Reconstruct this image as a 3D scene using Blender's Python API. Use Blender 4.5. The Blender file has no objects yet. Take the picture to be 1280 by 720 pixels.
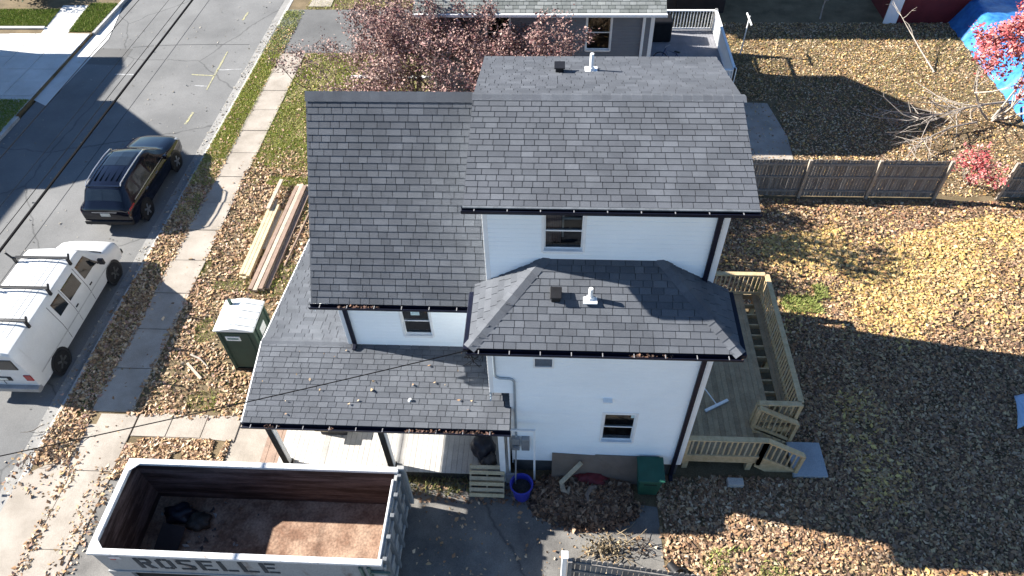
import bpy, bmesh, math, random
import numpy as np
from mathutils import Vector, Matrix
random.seed(7); RNG = np.random.default_rng(7)
R = math.radians
S = bpy.context.scene
C = S.collection

# ------------------------------------------------------------------ camera
H, FPX, PITCH, YAW, ROLL = 17.0, 872.5, R(47.65), R(4.33), R(-2.06)
Fv = Vector((-math.sin(YAW)*math.cos(PITCH), math.cos(YAW)*math.cos(PITCH), -math.sin(PITCH)))
Rv = Vector((math.cos(YAW), math.sin(YAW), 0)); Uv = Rv.cross(Fv)
Rr = Rv*math.cos(ROLL)+Uv*math.sin(ROLL); Ur = -Rv*math.sin(ROLL)+Uv*math.cos(ROLL)
cam = bpy.data.objects.new('camera', bpy.data.cameras.new('camera')); C.objects.link(cam)
mw = Matrix((Rr, Ur, -Fv)).transposed().to_4x4(); mw.translation = (0, 0, H); cam.matrix_world = mw
cam.data.sensor_width = 36; cam.data.lens = FPX/1280*36; cam.data.clip_end = 2000
S.camera = cam
# ------------------------------------------------------------------ light
SUN = Vector((-1.78, .30, 1)).normalized()
W = bpy.data.worlds.new('World'); S.world = W; W.use_nodes = True
nt = W.node_tree; bg = nt.nodes['Background']; sky = nt.nodes.new('ShaderNodeTexSky')
sky.sky_type = 'NISHITA'; sky.sun_disc = False
sky.sun_elevation = math.asin(SUN.z); sky.sun_rotation = math.atan2(SUN.x, SUN.y)
sky.air_density = 1.0; sky.dust_density = .0; sky.ozone_density = 5
nt.links.new(sky.outputs[0], bg.inputs[0]); bg.inputs[1].default_value = .055
sd = bpy.data.lights.new('sun', 'SUN'); sd.energy = 5.0; sd.angle = R(.53); sd.color = (1, .955, .88)
so = bpy.data.objects.new('sun', sd); C.objects.link(so)
so.rotation_euler = SUN.to_track_quat('Z', 'Y').to_euler(); so.location = (-20, 5, 30)
S.view_settings.view_transform = 'Standard'; S.view_settings.look = 'None'
S.view_settings.exposure = 1.8; S.view_settings.gamma = 1; S.view_settings.use_curve_mapping = False

# ------------------------------------------------------------------ materials
MATS = {}
def M(name, col, rough=.75, var=.18, scale=2.0, col2=None, metal=0.0, bump=0.0, bscale=40, fine=.12, spec=.3, obj=False, stretch=None, thr=(.35, .65)):
    if name in MATS: return MATS[name]
    m = bpy.data.materials.new(name); m.use_nodes = True; t = m.node_tree; n = t.nodes; L = t.links
    b = n['Principled BSDF']; b.inputs['Roughness'].default_value = rough; b.inputs['Metallic'].default_value = metal
    b.inputs['Specular IOR Level'].default_value = spec
    tc = n.new('ShaderNodeTexCoord')
    src = tc.outputs['Object'] if obj else n.new('ShaderNodeNewGeometry').outputs['Position']
    if stretch:
        mp = n.new('ShaderNodeMapping'); mp.inputs['Scale'].default_value = stretch; L.new(src, mp.inputs[0]); src = mp.outputs[0]
    a = n.new('ShaderNodeTexNoise'); a.inputs['Scale'].default_value = scale; a.inputs['Detail'].default_value = 8; a.inputs['Roughness'].default_value = .62; L.new(src, a.inputs['Vector'])
    r = n.new('ShaderNodeValToRGB'); L.new(a.outputs['Fac'], r.inputs[0])
    c = Vector(col); d = Vector(col2) if col2 else c*(1+var); c1 = c if col2 else c*(1-var)
    r.color_ramp.elements[0].position = thr[0]; r.color_ramp.elements[1].position = thr[1]
    r.color_ramp.elements[0].color = (*c1, 1); r.color_ramp.elements[1].color = (*[min(x, 1) for x in d], 1)
    out = r.outputs[0]
    if fine:
        f = n.new('ShaderNodeTexNoise'); f.inputs['Scale'].default_value = bscale; f.inputs['Detail'].default_value = 3; L.new(src, f.inputs['Vector'])
        mr = n.new('ShaderNodeMapRange'); mr.inputs['From Min'].default_value = .3; mr.inputs['From Max'].default_value = .7
        mr.inputs['To Min'].default_value = 1-fine; mr.inputs['To Max'].default_value = 1+fine; L.new(f.outputs['Fac'], mr.inputs[0])
        mx = n.new('ShaderNodeVectorMath'); mx.operation = 'SCALE'; L.new(out, mx.inputs[0]); L.new(mr.outputs[0], mx.inputs['Scale']); out = mx.outputs[0]
        if bump:
            bp = n.new('ShaderNodeBump'); bp.inputs['Strength'].default_value = bump; bp.inputs['Distance'].default_value = .02
            L.new(f.outputs['Fac'], bp.inputs['Height']); L.new(bp.outputs[0], b.inputs['Normal'])
    L.new(out, b.inputs['Base Color']); MATS[name] = m; return m

def M_attr(name, rough=.75, spec=.2):
    m = bpy.data.materials.new(name); m.use_nodes = True; t = m.node_tree
    a = t.nodes.new('ShaderNodeVertexColor'); a.layer_name = 'Col'; b = t.nodes['Principled BSDF']
    b.inputs['Roughness'].default_value = rough; b.inputs['Specular IOR Level'].default_value = spec
    t.links.new(a.outputs[0], b.inputs['Base Color']); return m

def M_glass(name, tint=(.5, .55, .58), gloss=.18):
    m = bpy.data.materials.new(name); m.use_nodes = True; t = m.node_tree; n = t.nodes
    n.remove(n['Principled BSDF']); o = n['Material Output']
    tr = n.new('ShaderNodeBsdfTransparent'); tr.inputs[0].default_value = (*tint, 1)
    gl = n.new('ShaderNodeBsdfGlossy'); gl.inputs['Roughness'].default_value = .03; gl.inputs[0].default_value = (.9, .95, 1, 1)
    mx = n.new('ShaderNodeMixShader'); fr = n.new('ShaderNodeFresnel'); fr.inputs[0].default_value = 1.6
    t.links.new(fr.outputs[0], mx.inputs[0]); t.links.new(tr.outputs[0], mx.inputs[1]); t.links.new(gl.outputs[0], mx.inputs[2]); t.links.new(mx.outputs[0], o.inputs[0])
    return m

def M_asphalt(name, base, light, crack=True, scale=.35):
    m = M(name, base, .9, scale=scale, col2=light, bump=.25, bscale=60, fine=.25, spec=.25)
    if crack:
        t = m.node_tree; n = t.nodes; b = n['Principled BSDF']; L = t.links
        src = b.inputs['Base Color'].links[0].from_socket
        g = n.new('ShaderNodeNewGeometry'); w = n.new('ShaderNodeTexNoise'); w.inputs['Scale'].default_value = 1.1; w.inputs['Detail'].default_value = 5
        L.new(g.outputs['Position'], w.inputs['Vector'])
        ad = n.new('ShaderNodeMixRGB'); ad.inputs[0].default_value = .35; L.new(g.outputs['Position'], ad.inputs[1]); L.new(w.outputs['Color'], ad.inputs[2])
        v = n.new('ShaderNodeTexVoronoi'); v.feature = 'DISTANCE_TO_EDGE'; v.inputs['Scale'].default_value = .22; L.new(ad.outputs[0], v.inputs['Vector'])
        cr = n.new('ShaderNodeValToRGB'); cr.color_ramp.elements[0].position = .0; cr.color_ramp.elements[0].color = (.55, .55, .55, 1); cr.color_ramp.elements[1].position = .006; cr.color_ramp.elements[1].color = (1, 1, 1, 1)
        L.new(v.outputs[0], cr.inputs[0]); mu = n.new('ShaderNodeMixRGB'); mu.blend_type = 'MULTIPLY'; mu.inputs[0].default_value = 1
        L.new(src, mu.inputs[1]); L.new(cr.outputs[0], mu.inputs[2]); L.new(mu.outputs[0], b.inputs['Base Color'])
    return m

SHM = [M('shingle_tone_%d' % i, c, .92, .14, 1.1, bump=.3, bscale=120, fine=.25, spec=.15) for i, c in enumerate(
    [(.090, .096, .108), (.096, .102, .115), (.102, .109, .122), (.113, .120, .134), (.082, .088, .100)])]
siding = M('vinyl_siding_white', (.88, .92, .93), .45, .03, .7, fine=.02, spec=.35)
trim = M('white_trim', (.80, .80, .79), .5, .05, 3, fine=.03)
fascia = M('dark_fascia', (.006, .008, .020), .5, .2, 4, spec=.2)
gutter_top = M('gutter_grey', (.16, .17, .18), .45, .2, 5, metal=.3)
black = M('black_plastic', (.012, .012, .014), .5, .2, 5)
concrete = M('concrete_walk', (.27, .235, .195), .9, scale=.9, col2=(.39, .345, .295), bump=.3, bscale=50, fine=.14)
concrete2 = M('concrete_pale', (.48, .47, .45), .9, scale=.6, col2=(.62, .61, .59), bump=.2, bscale=50, fine=.1)
kerbm = M('kerb_concrete', (.34, .33, .31), .9, scale=1.5, col2=(.50, .48, .45), bump=.3, bscale=40, fine=.18)
road_m = M_asphalt('asphalt_road', (.128, .128, .127), (.182, .181, .178))
drive_m = M_asphalt('asphalt_driveway', (.10, .095, .09), (.20, .19, .175), True, .8)
drive_nb = M_asphalt('asphalt_neighbour', (.10, .10, .10), (.14, .14, .138), False, .5)
soil = M('soil_lawn', (.10, .075, .04), .95, scale=1.2, col2=(.19, .14, .08), bump=.5, bscale=30, fine=.3)
deck_wood = M('deck_lumber', (.42, .31, .17), .8, scale=2.5, col2=(.56, .43, .26), bump=.2, bscale=30, fine=.18, stretch=(3, 3, 3))
deck_board_m = [M('deck_board_tone_%d' % i, c, .8, .16, 3, bump=.15, bscale=30, fine=.15) for i, c in enumerate([(.30, .23, .145), (.335, .26, .165), (.27, .205, .13)])]
fence_wood = [M('weathered_fence_tone_%d' % i, c, .9, .25, 4, bump=.3, bscale=25, fine=.2, stretch=(6, 6, 1)) for i, c in enumerate([(.165, .152, .142), (.20, .185, .172), (.135, .122, .113)])]
lumber_m = [M('lumber_tone_%d' % i, c, .8, .14, 4, fine=.14, bscale=30) for i, c in enumerate([(.52, .42, .26), (.46, .38, .26), (.44, .36, .28), (.27, .19, .145)])]
bark = M('bark', (.09, .07, .055), .95, .3, 8, bump=.5, bscale=60, fine=.3)
palebark = M('pale_bark', (.34, .30, .26), .9, .2, 8, bump=.3, bscale=60, fine=.2)
glass_m = M_glass('window_glass')
inner_m = M('room_interior', (.05, .055, .06), .9, .2, 2)
steel = M('grey_steel', (.30, .31, .32), .45, .1, 4, metal=.4)

# ------------------------------------------------------------------ mesh helpers
ORG = {}
class MB:
    def __init__(s): s.v = []; s.f = []; s.m = []
    def add(s, vs, fs, mi=0):
        o = len(s.v); s.v += [tuple(x) for x in vs]; s.f += [tuple(i+o for i in f) for f in fs]; s.m += [mi]*len(fs); return s
    def box(s, x0, x1, y0, y1, z0, z1, mi=0):
        return s.add([(x, y, z) for z in (z0, z1) for y in (y0, y1) for x in (x0, x1)], [(0, 2, 3, 1), (4, 5, 7, 6), (0, 1, 5, 4), (2, 6, 7, 3), (0, 4, 6, 2), (1, 3, 7, 5)], mi)
    def beam(s, p, q, w, h, up=(0, 0, 1), mi=0):
        p, q, up = Vector(p), Vector(q), Vector(up); d = (q-p).normalized(); a = d.cross(up)
        if a.length < 1e-4: a = d.cross(Vector((0, 1, 0)))
        a.normalize(); b = a.cross(d); a *= w/2; b *= h/2
        return s.add([p-a-b, p+a-b, q+a-b, q-a-b, p-a+b, p+a+b, q+a+b, q-a+b], [(0, 3, 2, 1), (4, 5, 6, 7), (0, 1, 5, 4), (1, 2, 6, 5), (2, 3, 7, 6), (3, 0, 4, 7)], mi)
    def tube(s, pts, r, n=6, mi=0, cap=True):
        pts = [Vector(p) for p in pts]; rs = r if isinstance(r, (list, tuple)) else [r]*len(pts); rings = []; prev = None
        for i, p in enumerate(pts):
            d = (pts[min(i+1, len(pts)-1)]-pts[max(i-1, 0)]).normalized()
            a = (prev - d*prev.dot(d)) if prev else d.orthogonal()
            if a.length < 1e-5: a = d.orthogonal()
            a.normalize(); prev = a; b = d.cross(a)
            rings.append([p+(a*math.cos(t)+b*math.sin(t))*rs[i] for t in [2*math.pi*k/n for k in range(n)]])
        o = [v for g in rings for v in g]; f = []
        for i in range(len(rings)-1):
            for k in range(n): f.append((i*n+k, i*n+(k+1) % n, (i+1)*n+(k+1) % n, (i+1)*n+k))
        if cap: f.append(tuple(reversed(range(n)))); f.append(tuple((len(rings)-1)*n+k for k in range(n)))
        return s.add(o, f, mi)
    def lathe(s, c, prof, n=16, mi=0, axis='z'):
        o = []; f = []
        for r, h in prof:
            for k in range(n):
                t = 2*math.pi*k/n; a, b = r*math.cos(t), r*math.sin(t)
                o.append((c[0]+a, c[1]+b, c[2]+h) if axis == 'z' else (c[0]+h, c[1]+a, c[2]+b))
        for i in range(len(prof)-1):
            for k in range(n): f.append((i*n+k, i*n+(k+1) % n, (i+1)*n+(k+1) % n, (i+1)*n+k))
        f.append(tuple(reversed(range(n)))); f.append(tuple((len(prof)-1)*n+k for k in range(n)))
        return s.add(o, f, mi)
    def prism(s, poly, d, mi=0):   # poly list of 3D pts, extruded by vector d
        n = len(poly); d = Vector(d); a = [Vector(p) for p in poly]
        return s.add(a+[p+d for p in a], [tuple(reversed(range(n))), tuple(range(n, 2*n))]+[(i, (i+1) % n, n+(i+1) % n, n+i) for i in range(n)], mi)
    def build(s, name, mats, parent=None, smooth=False, local=False, bevel=0, fix=True):
        me = bpy.data.meshes.new(name); off = Vector((0, 0, 0))
        if parent is not None and not local: off = ORG.get(parent.name, Vector((0, 0, 0)))
        me.from_pydata([(v[0]-off.x, v[1]-off.y, v[2]-off.z) for v in s.v], [], s.f)
        for m in (mats if isinstance(mats, (list, tuple)) else [mats]): me.materials.append(m)
        me.polygons.foreach_set('material_index', s.m)
        if fix:
            bm = bmesh.new(); bm.from_mesh(me); bmesh.ops.recalc_face_normals(bm, faces=bm.faces); bm.to_mesh(me); bm.free()
        if smooth:
            me.polygons.foreach_set('use_smooth', [True]*len(me.polygons)); me.set_sharp_from_angle(angle=R(smooth if smooth is not True else 40))
        o = bpy.data.objects.new(name, me); C.objects.link(o)
        if parent is not None: o.parent = parent; ORG[o.name] = ORG.get(parent.name, Vector((0, 0, 0)))
        if bevel:
            b = o.modifiers.new('bevel', 'BEVEL'); b.width = bevel; b.segments = 2; b.limit_method = 'ANGLE'
        return o
def tag(o, label=None, cat=None, group=None, kind=None):
    if label: o['label'] = label
    if cat: o['category'] = cat
    if group: o['group'] = group
    if kind: o['kind'] = kind
    return o
def thing(name, label, cat, loc=(0, 0, 0), rz=0, group=None):
    o = bpy.data.objects.new(name, None); C.objects.link(o); o.location = loc; o.rotation_euler = (0, 0, rz)
    o.empty_display_size = .3; ORG[o.name] = Vector(loc); return tag(o, label, cat, group)
def inst(name, mesh, parent, mat):          # shared-mesh child, mat in world coordinates
    o = bpy.data.objects.new(name, mesh); C.objects.link(o); o.parent = parent
    m = mat.copy(); m.translation = m.translation-ORG.get(parent.name, Vector((0, 0, 0))); o.matrix_local = m; return o
def copy_tree(o, parent=None):
    c = o.copy(); C.objects.link(c)
    if parent: c.parent = parent
    for ch in list(o.children): copy_tree(ch, c)
    return c
def structure(o): o['kind'] = 'structure'; return o
def flat(name, poly, z, m, th=0, parent=None):
    b = MB()
    if th: b.prism([(x, y, z-th) for x, y in poly], (0, 0, th))
    else: b.add([(x, y, z) for x, y in poly], [tuple(range(len(poly)))])
    return b.build(name, m, parent)
def rect(x0, x1, y0, y1): return [(x0, y0), (x1, y0), (x1, y1), (x0, y1)]
def vnoise(x, y, s, seed=0):
    x = np.asarray(x)/s+100; y = np.asarray(y)/s+100; xi = np.floor(x).astype(int); yi = np.floor(y).astype(int); fx = x-xi; fy = y-yi
    fx = fx*fx*(3-2*fx); fy = fy*fy*(3-2*fy)
    h = lambda a, b: (np.sin(a*127.1+b*311.7+seed*74.7)*43758.5453) % 1.0
    return (h(xi, yi)*(1-fx)+h(xi+1, yi)*fx)*(1-fy)+(h(xi, yi+1)*(1-fx)+h(xi+1, yi+1)*fx)*fy
def bulk(name, V, F4, col, mat, parent=None, tri=False):
    me = bpy.data.meshes.new(name); nv = len(V); nf = len(F4); k = F4.shape[1]
    if parent is not None: V = V-np.array(ORG.get(parent.name, Vector((0, 0, 0))))
    me.vertices.add(nv); me.vertices.foreach_set('co', V.astype(np.float32).ravel())
    me.loops.add(nf*k); me.loops.foreach_set('vertex_index', F4.astype(np.int32).ravel())
    me.polygons.add(nf); me.polygons.foreach_set('loop_start', np.arange(0, nf*k, k, dtype=np.int32)); me.polygons.foreach_set('loop_total', np.full(nf, k, np.int32))
    me.update(calc_edges=True); a = me.color_attributes.new('Col', 'FLOAT_COLOR', 'POINT')
    a.data.foreach_set('color', np.concatenate([col, np.ones((nv, 1))], 1).astype(np.float32).ravel())
    me.materials.append(mat); o = bpy.data.objects.new(name, me); C.objects.link(o)
    if parent is not None: o.parent = parent
    return o
LEAF = M_attr('leaf_litter'); GRASS = M_attr('grass_blades', .8)
def leaves(name, P, size, pal, parent=None, tilt=.5, flatz=True, jit=.25, mat=None):
    n = len(P); s = size*np.clip(RNG.lognormal(0, .38, n), .4, 2.2)*.95; a = RNG.uniform(0, 2*np.pi, n)
    if flatz: nz = np.stack([RNG.normal(0, tilt, n), RNG.normal(0, tilt, n), np.ones(n)], 1)
    else: nz = RNG.normal(0, 1, (n, 3)); nz[:, 2] = np.abs(nz[:, 2])+.15
    nz /= np.linalg.norm(nz, axis=1)[:, None]
    u = np.stack([np.cos(a), np.sin(a), np.zeros(n)], 1); u -= nz*(u*nz).sum(1)[:, None]; u /= np.linalg.norm(u, axis=1)[:, None]
    w = np.cross(nz, u); h = RNG.uniform(-.1, .38, n)[:, None]; s = s[:, None]
    V = np.stack([P-u*s*.62+nz*s*h, P-w*s*.42, P+u*s*.62+nz*s*h, P+w*s*.42], 1).reshape(-1, 3)
    pal = np.array(pal); c = pal[RNG.integers(0, len(pal), n)]*RNG.uniform(1-jit, 1+jit, (n, 1)); c = np.repeat(c, 4, 0)
    i = np.arange(n)[:, None]*4; F = np.concatenate([i+np.array([[0, 1, 2]]), i+np.array([[0, 2, 3]])], 0)
    return bulk(name, V, F, np.clip(c, 0, 1), mat or LEAF, parent)
def grass(name, P, pal, hgt=.06, parent=None):
    n = len(P); a = RNG.uniform(0, 2*np.pi, n); h = hgt*RNG.uniform(.5, 1.5, n); w = .012
    lean = np.stack([RNG.normal(0, .5, n)*h, RNG.normal(0, .5, n)*h, h], 1); d = np.stack([np.cos(a), np.sin(a), np.zeros(n)], 1)*w
    V = np.stack([P-d, P+d, P+lean], 1).reshape(-1, 3); pal = np.array(pal)
    c = np.repeat(pal[RNG.integers(0, len(pal), n)]*RNG.uniform(.7, 1.3, (n, 1)), 3, 0); i = np.arange(n)[:, None]*3
    return bulk(name, V, i+np.array([[0, 1, 2]]), np.clip(c, 0, 1), GRASS, parent)
def scatter(n, x0, x1, y0, y1, keep=None, z=.012, zr=.03):
    x = RNG.uniform(x0, x1, n); y = RNG.uniform(y0, y1, n); k = np.ones(n, bool)
    if keep is not None: k = RNG.uniform(0, 1, n) < keep(x, y)
    x, y = x[k], y[k]; return np.stack([x, y, z+RNG.uniform(0, zr, len(x))], 1)

# ------------------------------------------------------------------ ground, road, pavements
structure(flat('ground', rect(-300, 300, -200, 300), -.2, soil))
structure(flat('road', rect(-23.25, -14.05, -60, 160), -.12, road_m))
structure(flat('front_lawn', rect(-13.93, 60, -60, 160), 0, soil, .19))
structure(flat('far_lawn', rect(-80, -23.4, -60, 160), 0, soil, .19))
patch = M_asphalt('asphalt_patch', (.10, .098, .095), (.13, .128, .122), False)
tag(flat('road_patch', [(-22.5, 29.6), (-20.66, 29.5), (-20.74, 31.05), (-22.5, 31.1)], -.116, patch), kind='structure')
pan = M('gutter_pan', (.21, .205, .195), .9, scale=1.2, col2=(.29, .28, .265), bump=.2, fine=.15)
structure(flat('gutter_strip', rect(-14.5, -14.07, -60, 160), -.114, pan))
def kerb(name, x0, x1, ys, z=.015):
    k = MB()
    for i in range(len(ys)-1): k.box(x0, x1, ys[i]+.006, ys[i+1]-.006, -.19, z+random.uniform(-.006, .006))
    return structure(k.build(name, kerbm, bevel=.02))
kerb('kerb', -14.07, -13.91, [6.2+3*i for i in range(40)])
kerb('far_kerb', -23.42, -23.24, [32.4+3*i for i in range(30)], .03)
kerb('far_kerb', -23.42, -23.24, [-20+3*i for i in range(16)], .03)
turf = M('turf_soil', (.14, .12, .05), .95, scale=1.5, col2=(.27, .23, .12), bump=.5, bscale=30, fine=.3)
structure(flat('turf', rect(-11.83, -4.8, 21.4, 30.3), .004, turf)); structure(flat('turf', rect(-13.9, -13.06, 21.6, 30.3), .004, turf))
# sidewalk slabs
sw = structure(flat('sidewalk', rect(-13.0, -11.78, -20, 9.9), .004, concrete)); 
def slabs(parent, x0, x1, ys, m, z0=.0, th=.03, xs=None):
    for i in range(len(ys)-1):
        dz = random.uniform(-.008, .012); xa, xb = (x0, x1) if not xs else xs(i, ys[i])
        b = MB(); b.prism([(xa, ys[i]+.012, z0), (xb, ys[i]+.012, z0), (xb+random.uniform(-.03, .03), ys[i+1]-.012, z0), (xa+random.uniform(-.03, .03), ys[i+1]-.012, z0)], (0, 0, th+dz))
        b.build('slab', m, parent, bevel=.008)
slabs(sw, -13.05, -11.85, [10.3+1.53*i for i in range(14)]+[30.4], concrete, 0, .035)
slabs(sw, -12.72, -11.62, [0.3, 2.3, 4.3, 6.3, 8.45, 10.25], concrete, 0, .035)
slabs(sw, -12.9, -11.7, [35.2+1.53*i for i in range(8)], concrete, 0, .035)
wk = structure(flat('front_walk', [(-11.6, 9.55), (-8.75, 9.5), (-8.6, 8.4), (-7.0, 8.4), (-7.0, 10.6), (-8.2, 10.6), (-8.6, 10.3), (-11.6, 10.25)], .006, concrete))
for i in range(3):
    MB().prism([(-11.58+i, 9.55-.1*(i == 3), .006), (-10.6+i, 9.55-.1*(i >= 2), .006), (-10.6+i, 10.3, .006), (-11.58+i, 10.25, .006)], (0, 0, .024+random.uniform(-.004, .006))).build('slab', concrete, wk, bevel=.008)
structure(flat('driveway_apron', [(-14.06, -4), (-12.74, -4), (-12.74, 8.2), (-13.1, 8.9), (-13.95, 8.3), (-14.06, 8)], .02, concrete, .2))
structure(flat('driveway', [(-11.6, -8), (4.2, -8), (4.2, 5.8), (2.95, 6.3), (2.9, 8.0), (.2, 8.3), (-.2, 8.55), (-7.0, 8.35), (-11.6, 8.35)], .006, drive_m))
structure(flat('neighbour_driveway', rect(-14.05, -4.6, 30.5, 34.9), .012, drive_nb))
structure(flat('neighbour_driveway_edge', rect(-9.2, -4.4, 28.2, 28.42), .06, concrete2, .06))
structure(flat('neighbour_patio', [(4.2, 22.4), (9.45, 22.4), (9.55, 24), (9.2, 26.4), (4.2, 26.6)], .02, concrete, .03))
# across the street
dw = structure(flat('far_driveway', rect(-29.5, -23.43, 24.0, 32.3), .01, concrete2))
for yy in range(5):
    for xx in range(3):
        x0 = -27.7+xx*1.42; y0 = 26.6+yy*1.14
        MB().box(x0+.01, x0+1.4, y0+.01, y0+1.13, .01, .028+random.uniform(0, .008)).build('slab', concrete2, dw)
structure(flat('far_apron', [(-23.46, 26.5), (-22.6, 26), (-22.4, 32), (-23.2, 35.5), (-23.46, 32.3)], -.105, concrete2))
structure(flat('far_walk', [(-26.05, 32.3), (-24.65, 32.3), (-25.0, 35.4), (-26.4, 35.4)], .012, concrete2))
far_edge = MB(); far_edge.box(-29.6, -26.1, 32.75, 32.95, 0, .1); tag(far_edge.build('garden_edging', concrete2, bevel=.02), 'low pale concrete edging along the lawn across the street', 'edging')
# road paint
ypaint = M('yellow_paint', (.40, .37, .19), .8, scale=7, col2=(.20, .195, .16), fine=.3)
wpaint = M('white_paint', (.42, .42, .42), .8, scale=9, col2=(.24, .24, .24), fine=.3)
def stroke(p, q, w, m, nm, lab):
    b = MB(); d = Vector((q[0]-p[0], q[1]-p[1], 0)); n = Vector((-d.y, d.x, 0)).normalized()*w/2; k = 7; vs = []
    for i in range(k+1):
        c = Vector((p[0], p[1], -.1135))+d*i/k; vs += [c-n*random.uniform(.5, 1.1), c+n*random.uniform(.5, 1.1)]
    b.add(vs, [(2*i, 2*i+2, 2*i+3, 2*i+1) for i in range(k)]); return structure(b.build(nm, m))
stroke((-15.86, 30.8), (-15.72, 27.4), .10, ypaint, 'yellow_marking', ''); stroke((-15.71, 24.7), (-15.69, 25.6), .12, ypaint, 'yellow_marking', '')
stroke((-16.11, 34.0), (-16.1, 34.9), .12, ypaint, 'yellow_marking', ''); stroke((-16.9, 28.7), (-15.75, 28.6), .09, ypaint, 'yellow_marking', '')
stroke((-15.8, 29.1), (-14.65, 29.2), .09, wpaint, 'white_marking', ''); stroke((-20.6, 28.7), (-19.55, 28.65), .1, wpaint, 'white_marking', ''); stroke((-16.4, 27.75), (-15.8, 27.7), .07, wpaint, 'white_marking', '')
seam = M('tar_seam', (.035, .035, .037), .7, .2, 4)
def seamline(pts, w=.03):
    b = MB()
    for p, q in zip(pts[:-1], pts[1:]): b.beam((p[0], p[1], -.1155), (q[0], q[1], -.1155), w, .003)
    return structure(b.build('tar_seam', seam))
seamline([(-20.8, 31.2), (-19.6, 31.38), (-18.4, 31.46), (-16.8, 31.5), (-15.0, 31.5)]); seamline([(-18.75, 60), (-18.7, 40), (-18.68, 31), (-18.72, 20), (-18.7, 5)], .022)

# ------------------------------------------------------------------ siding, windows, roofs
def wall_siding(name, p0, u, n, width, zs, m, parent, holes=(), lap=.12, ulim=None, out=.03):
    u, n = Vector(u), Vector(n); b = MB(); z0, z1 = zs; k = 0; z = z0; p0 = Vector((p0[0], p0[1], 0))
    while z < z1-1e-4:
        zt = min(z+lap, z1); a0, a1 = (0, width) if ulim is None else ulim((z+zt)/2)
        segs = [(a0, a1)] if a1 > a0 else []
        for (h0, h1, hz0, hz1) in holes:
            if hz0 < (z+zt)/2 < hz1:
                ns = []
                for s0, s1 in segs:
                    if h1 <= s0 or h0 >= s1: ns.append((s0, s1)); continue
                    if h0 > s0: ns.append((s0, h0))
                    if h1 < s1: ns.append((h1, s1))
                segs = ns
        for s0, s1 in segs:
            A, B = p0+u*s0, p0+u*s1; Z = Vector((0, 0, 1))
            zk = z+(zt-z)*.80; b.add([A+n*out+Z*z, B+n*out+Z*z, B+n*out*.72+Z*zk, A+n*out*.72+Z*zk, B+Z*zt, A+Z*zt, A+Z*z, B+Z*z], [(0, 1, 2, 3), (3, 2, 4, 5), (6, 7, 1, 0)])
        z = zt
    return b.build(name, m, parent, fix=False)

def window(parent, cx, y, z0, z1, w, face=-1, curtain=None, sash_m=trim, frame_m=trim, depth=.9):
    """double-hung window in a wall facing -y"""
    x0, x1 = cx-w/2, cx+w/2; t = .055; f = MB()
    f.box(x0-t, x0, y-.035, y+.08, z0-t, z1+t); f.box(x1, x1+t, y-.035, y+.08, z0-t, z1+t)
    f.box(x0, x1, y-.034, y+.08, z1, z1+t); f.box(x0-.02, x1+.02, y-.06, y+.08, z0-t-.01, z0)
    win = f.build('window', frame_m, parent, bevel=.006)
    zm = (z0+z1)/2; s = MB(); a = .03
    for lo, hi, yy in ((zm-.015, z1, y+.0), (z0, zm+.02, y+.03)):
        s.box(x0, x0+a, yy, yy+.03, lo, hi); s.box(x1-a, x1, yy, yy+.03, lo, hi); s.box(x0+a, x1-a, yy, yy+.03, lo, lo+a); s.box(x0+a, x1-a, yy, yy+.03, hi-a, hi)
    s.build('sash', sash_m, win)
    for lo, hi, yy in ((zm+.015, z1-a, y+.014), (z0+a, zm-.01, y+.044)):
        MB().add([(x0+a, yy, lo), (x1-a, yy, lo), (x1-a, yy, hi), (x0+a, yy, hi)], [(0, 1, 2, 3)]).build('pane', glass_m, win, fix=False)
    r = MB(); r.add([(x0, y+.08, z0), (x1, y+.08, z0), (x1, y+.08, z1), (x0, y+.08, z1), (x0, y+depth, z0), (x1, y+depth, z0), (x1, y+depth, z1), (x0, y+depth, z1)], [(4, 5, 6, 7), (0, 1, 5, 4), (2, 3, 7, 6), (0, 4, 7, 3), (1, 2, 6, 5)])
    r.build('room_recess', inner_m, win, fix=False)
    return win

EXPO = .148; WID = [.20, .25, .29, .33]; TH = .022
SHING = []
def sh_mesh():
    out = {}
    for w in WID:
        for t in range(5):
            b = MB(); g = .006; h = EXPO+.02
            b.add([(g, 0, TH), (w-g, 0, TH), (w-g, h, .006), (g, h, .006), (g, 0, -.004), (w-g, 0, -.004), (w-g, h, -.004), (g, h, -.004)], [(0, 1, 2, 3), (4, 5, 1, 0), (5, 6, 2, 1), (7, 4, 0, 3)])
            me = bpy.data.meshes.new('shingle'); me.from_pydata(b.v, [], b.f); me.materials.append(SHM[t]); out[(w, t)] = me
    return out
def toned(): return random.choices(range(5), [4, 5, 4, 2, 2])[0]
def lay(part, P0, U, V, vmax, ulim, expo=EXPO, feature=True, store=SHING, tone=toned):
    """courses of shingles on a plane; ulim(v) gives the u-range"""
    P0, U, V = Vector(P0), Vector(U).normalized(), Vector(V).normalized(); N = U.cross(V); k = 0
    n = int(vmax/expo+.35)
    ex = vmax/n
    for k in range(n):
        v0, v1 = k*ex, (k+1)*ex; a0, a1 = ulim(v0+.002); b0, b1 = ulim(min(v1, vmax)-.002)
        u = min(a0, b0)-random.uniform(0, .3)
        while u < max(a1, b1):
            w = random.choice(WID); lo0, lo1 = max(u, a0), min(u+w, a1); hi0, hi1 = max(u, b0), min(u+w, b1)
            full = lo0 == u and hi0 == u and lo1 == u+w and hi1 == u+w and abs(ex-EXPO) < .02
            if lo1-lo0 > .02 or hi1-hi0 > .02:
                lo1 = max(lo1, lo0+.004); hi1 = max(hi1, hi0+.004)
                store.append((part if feature else None, P0, U, V, N, u, w, v0, ex, lo0, lo1, hi0, hi1, full, tone()))
            u += w
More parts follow.
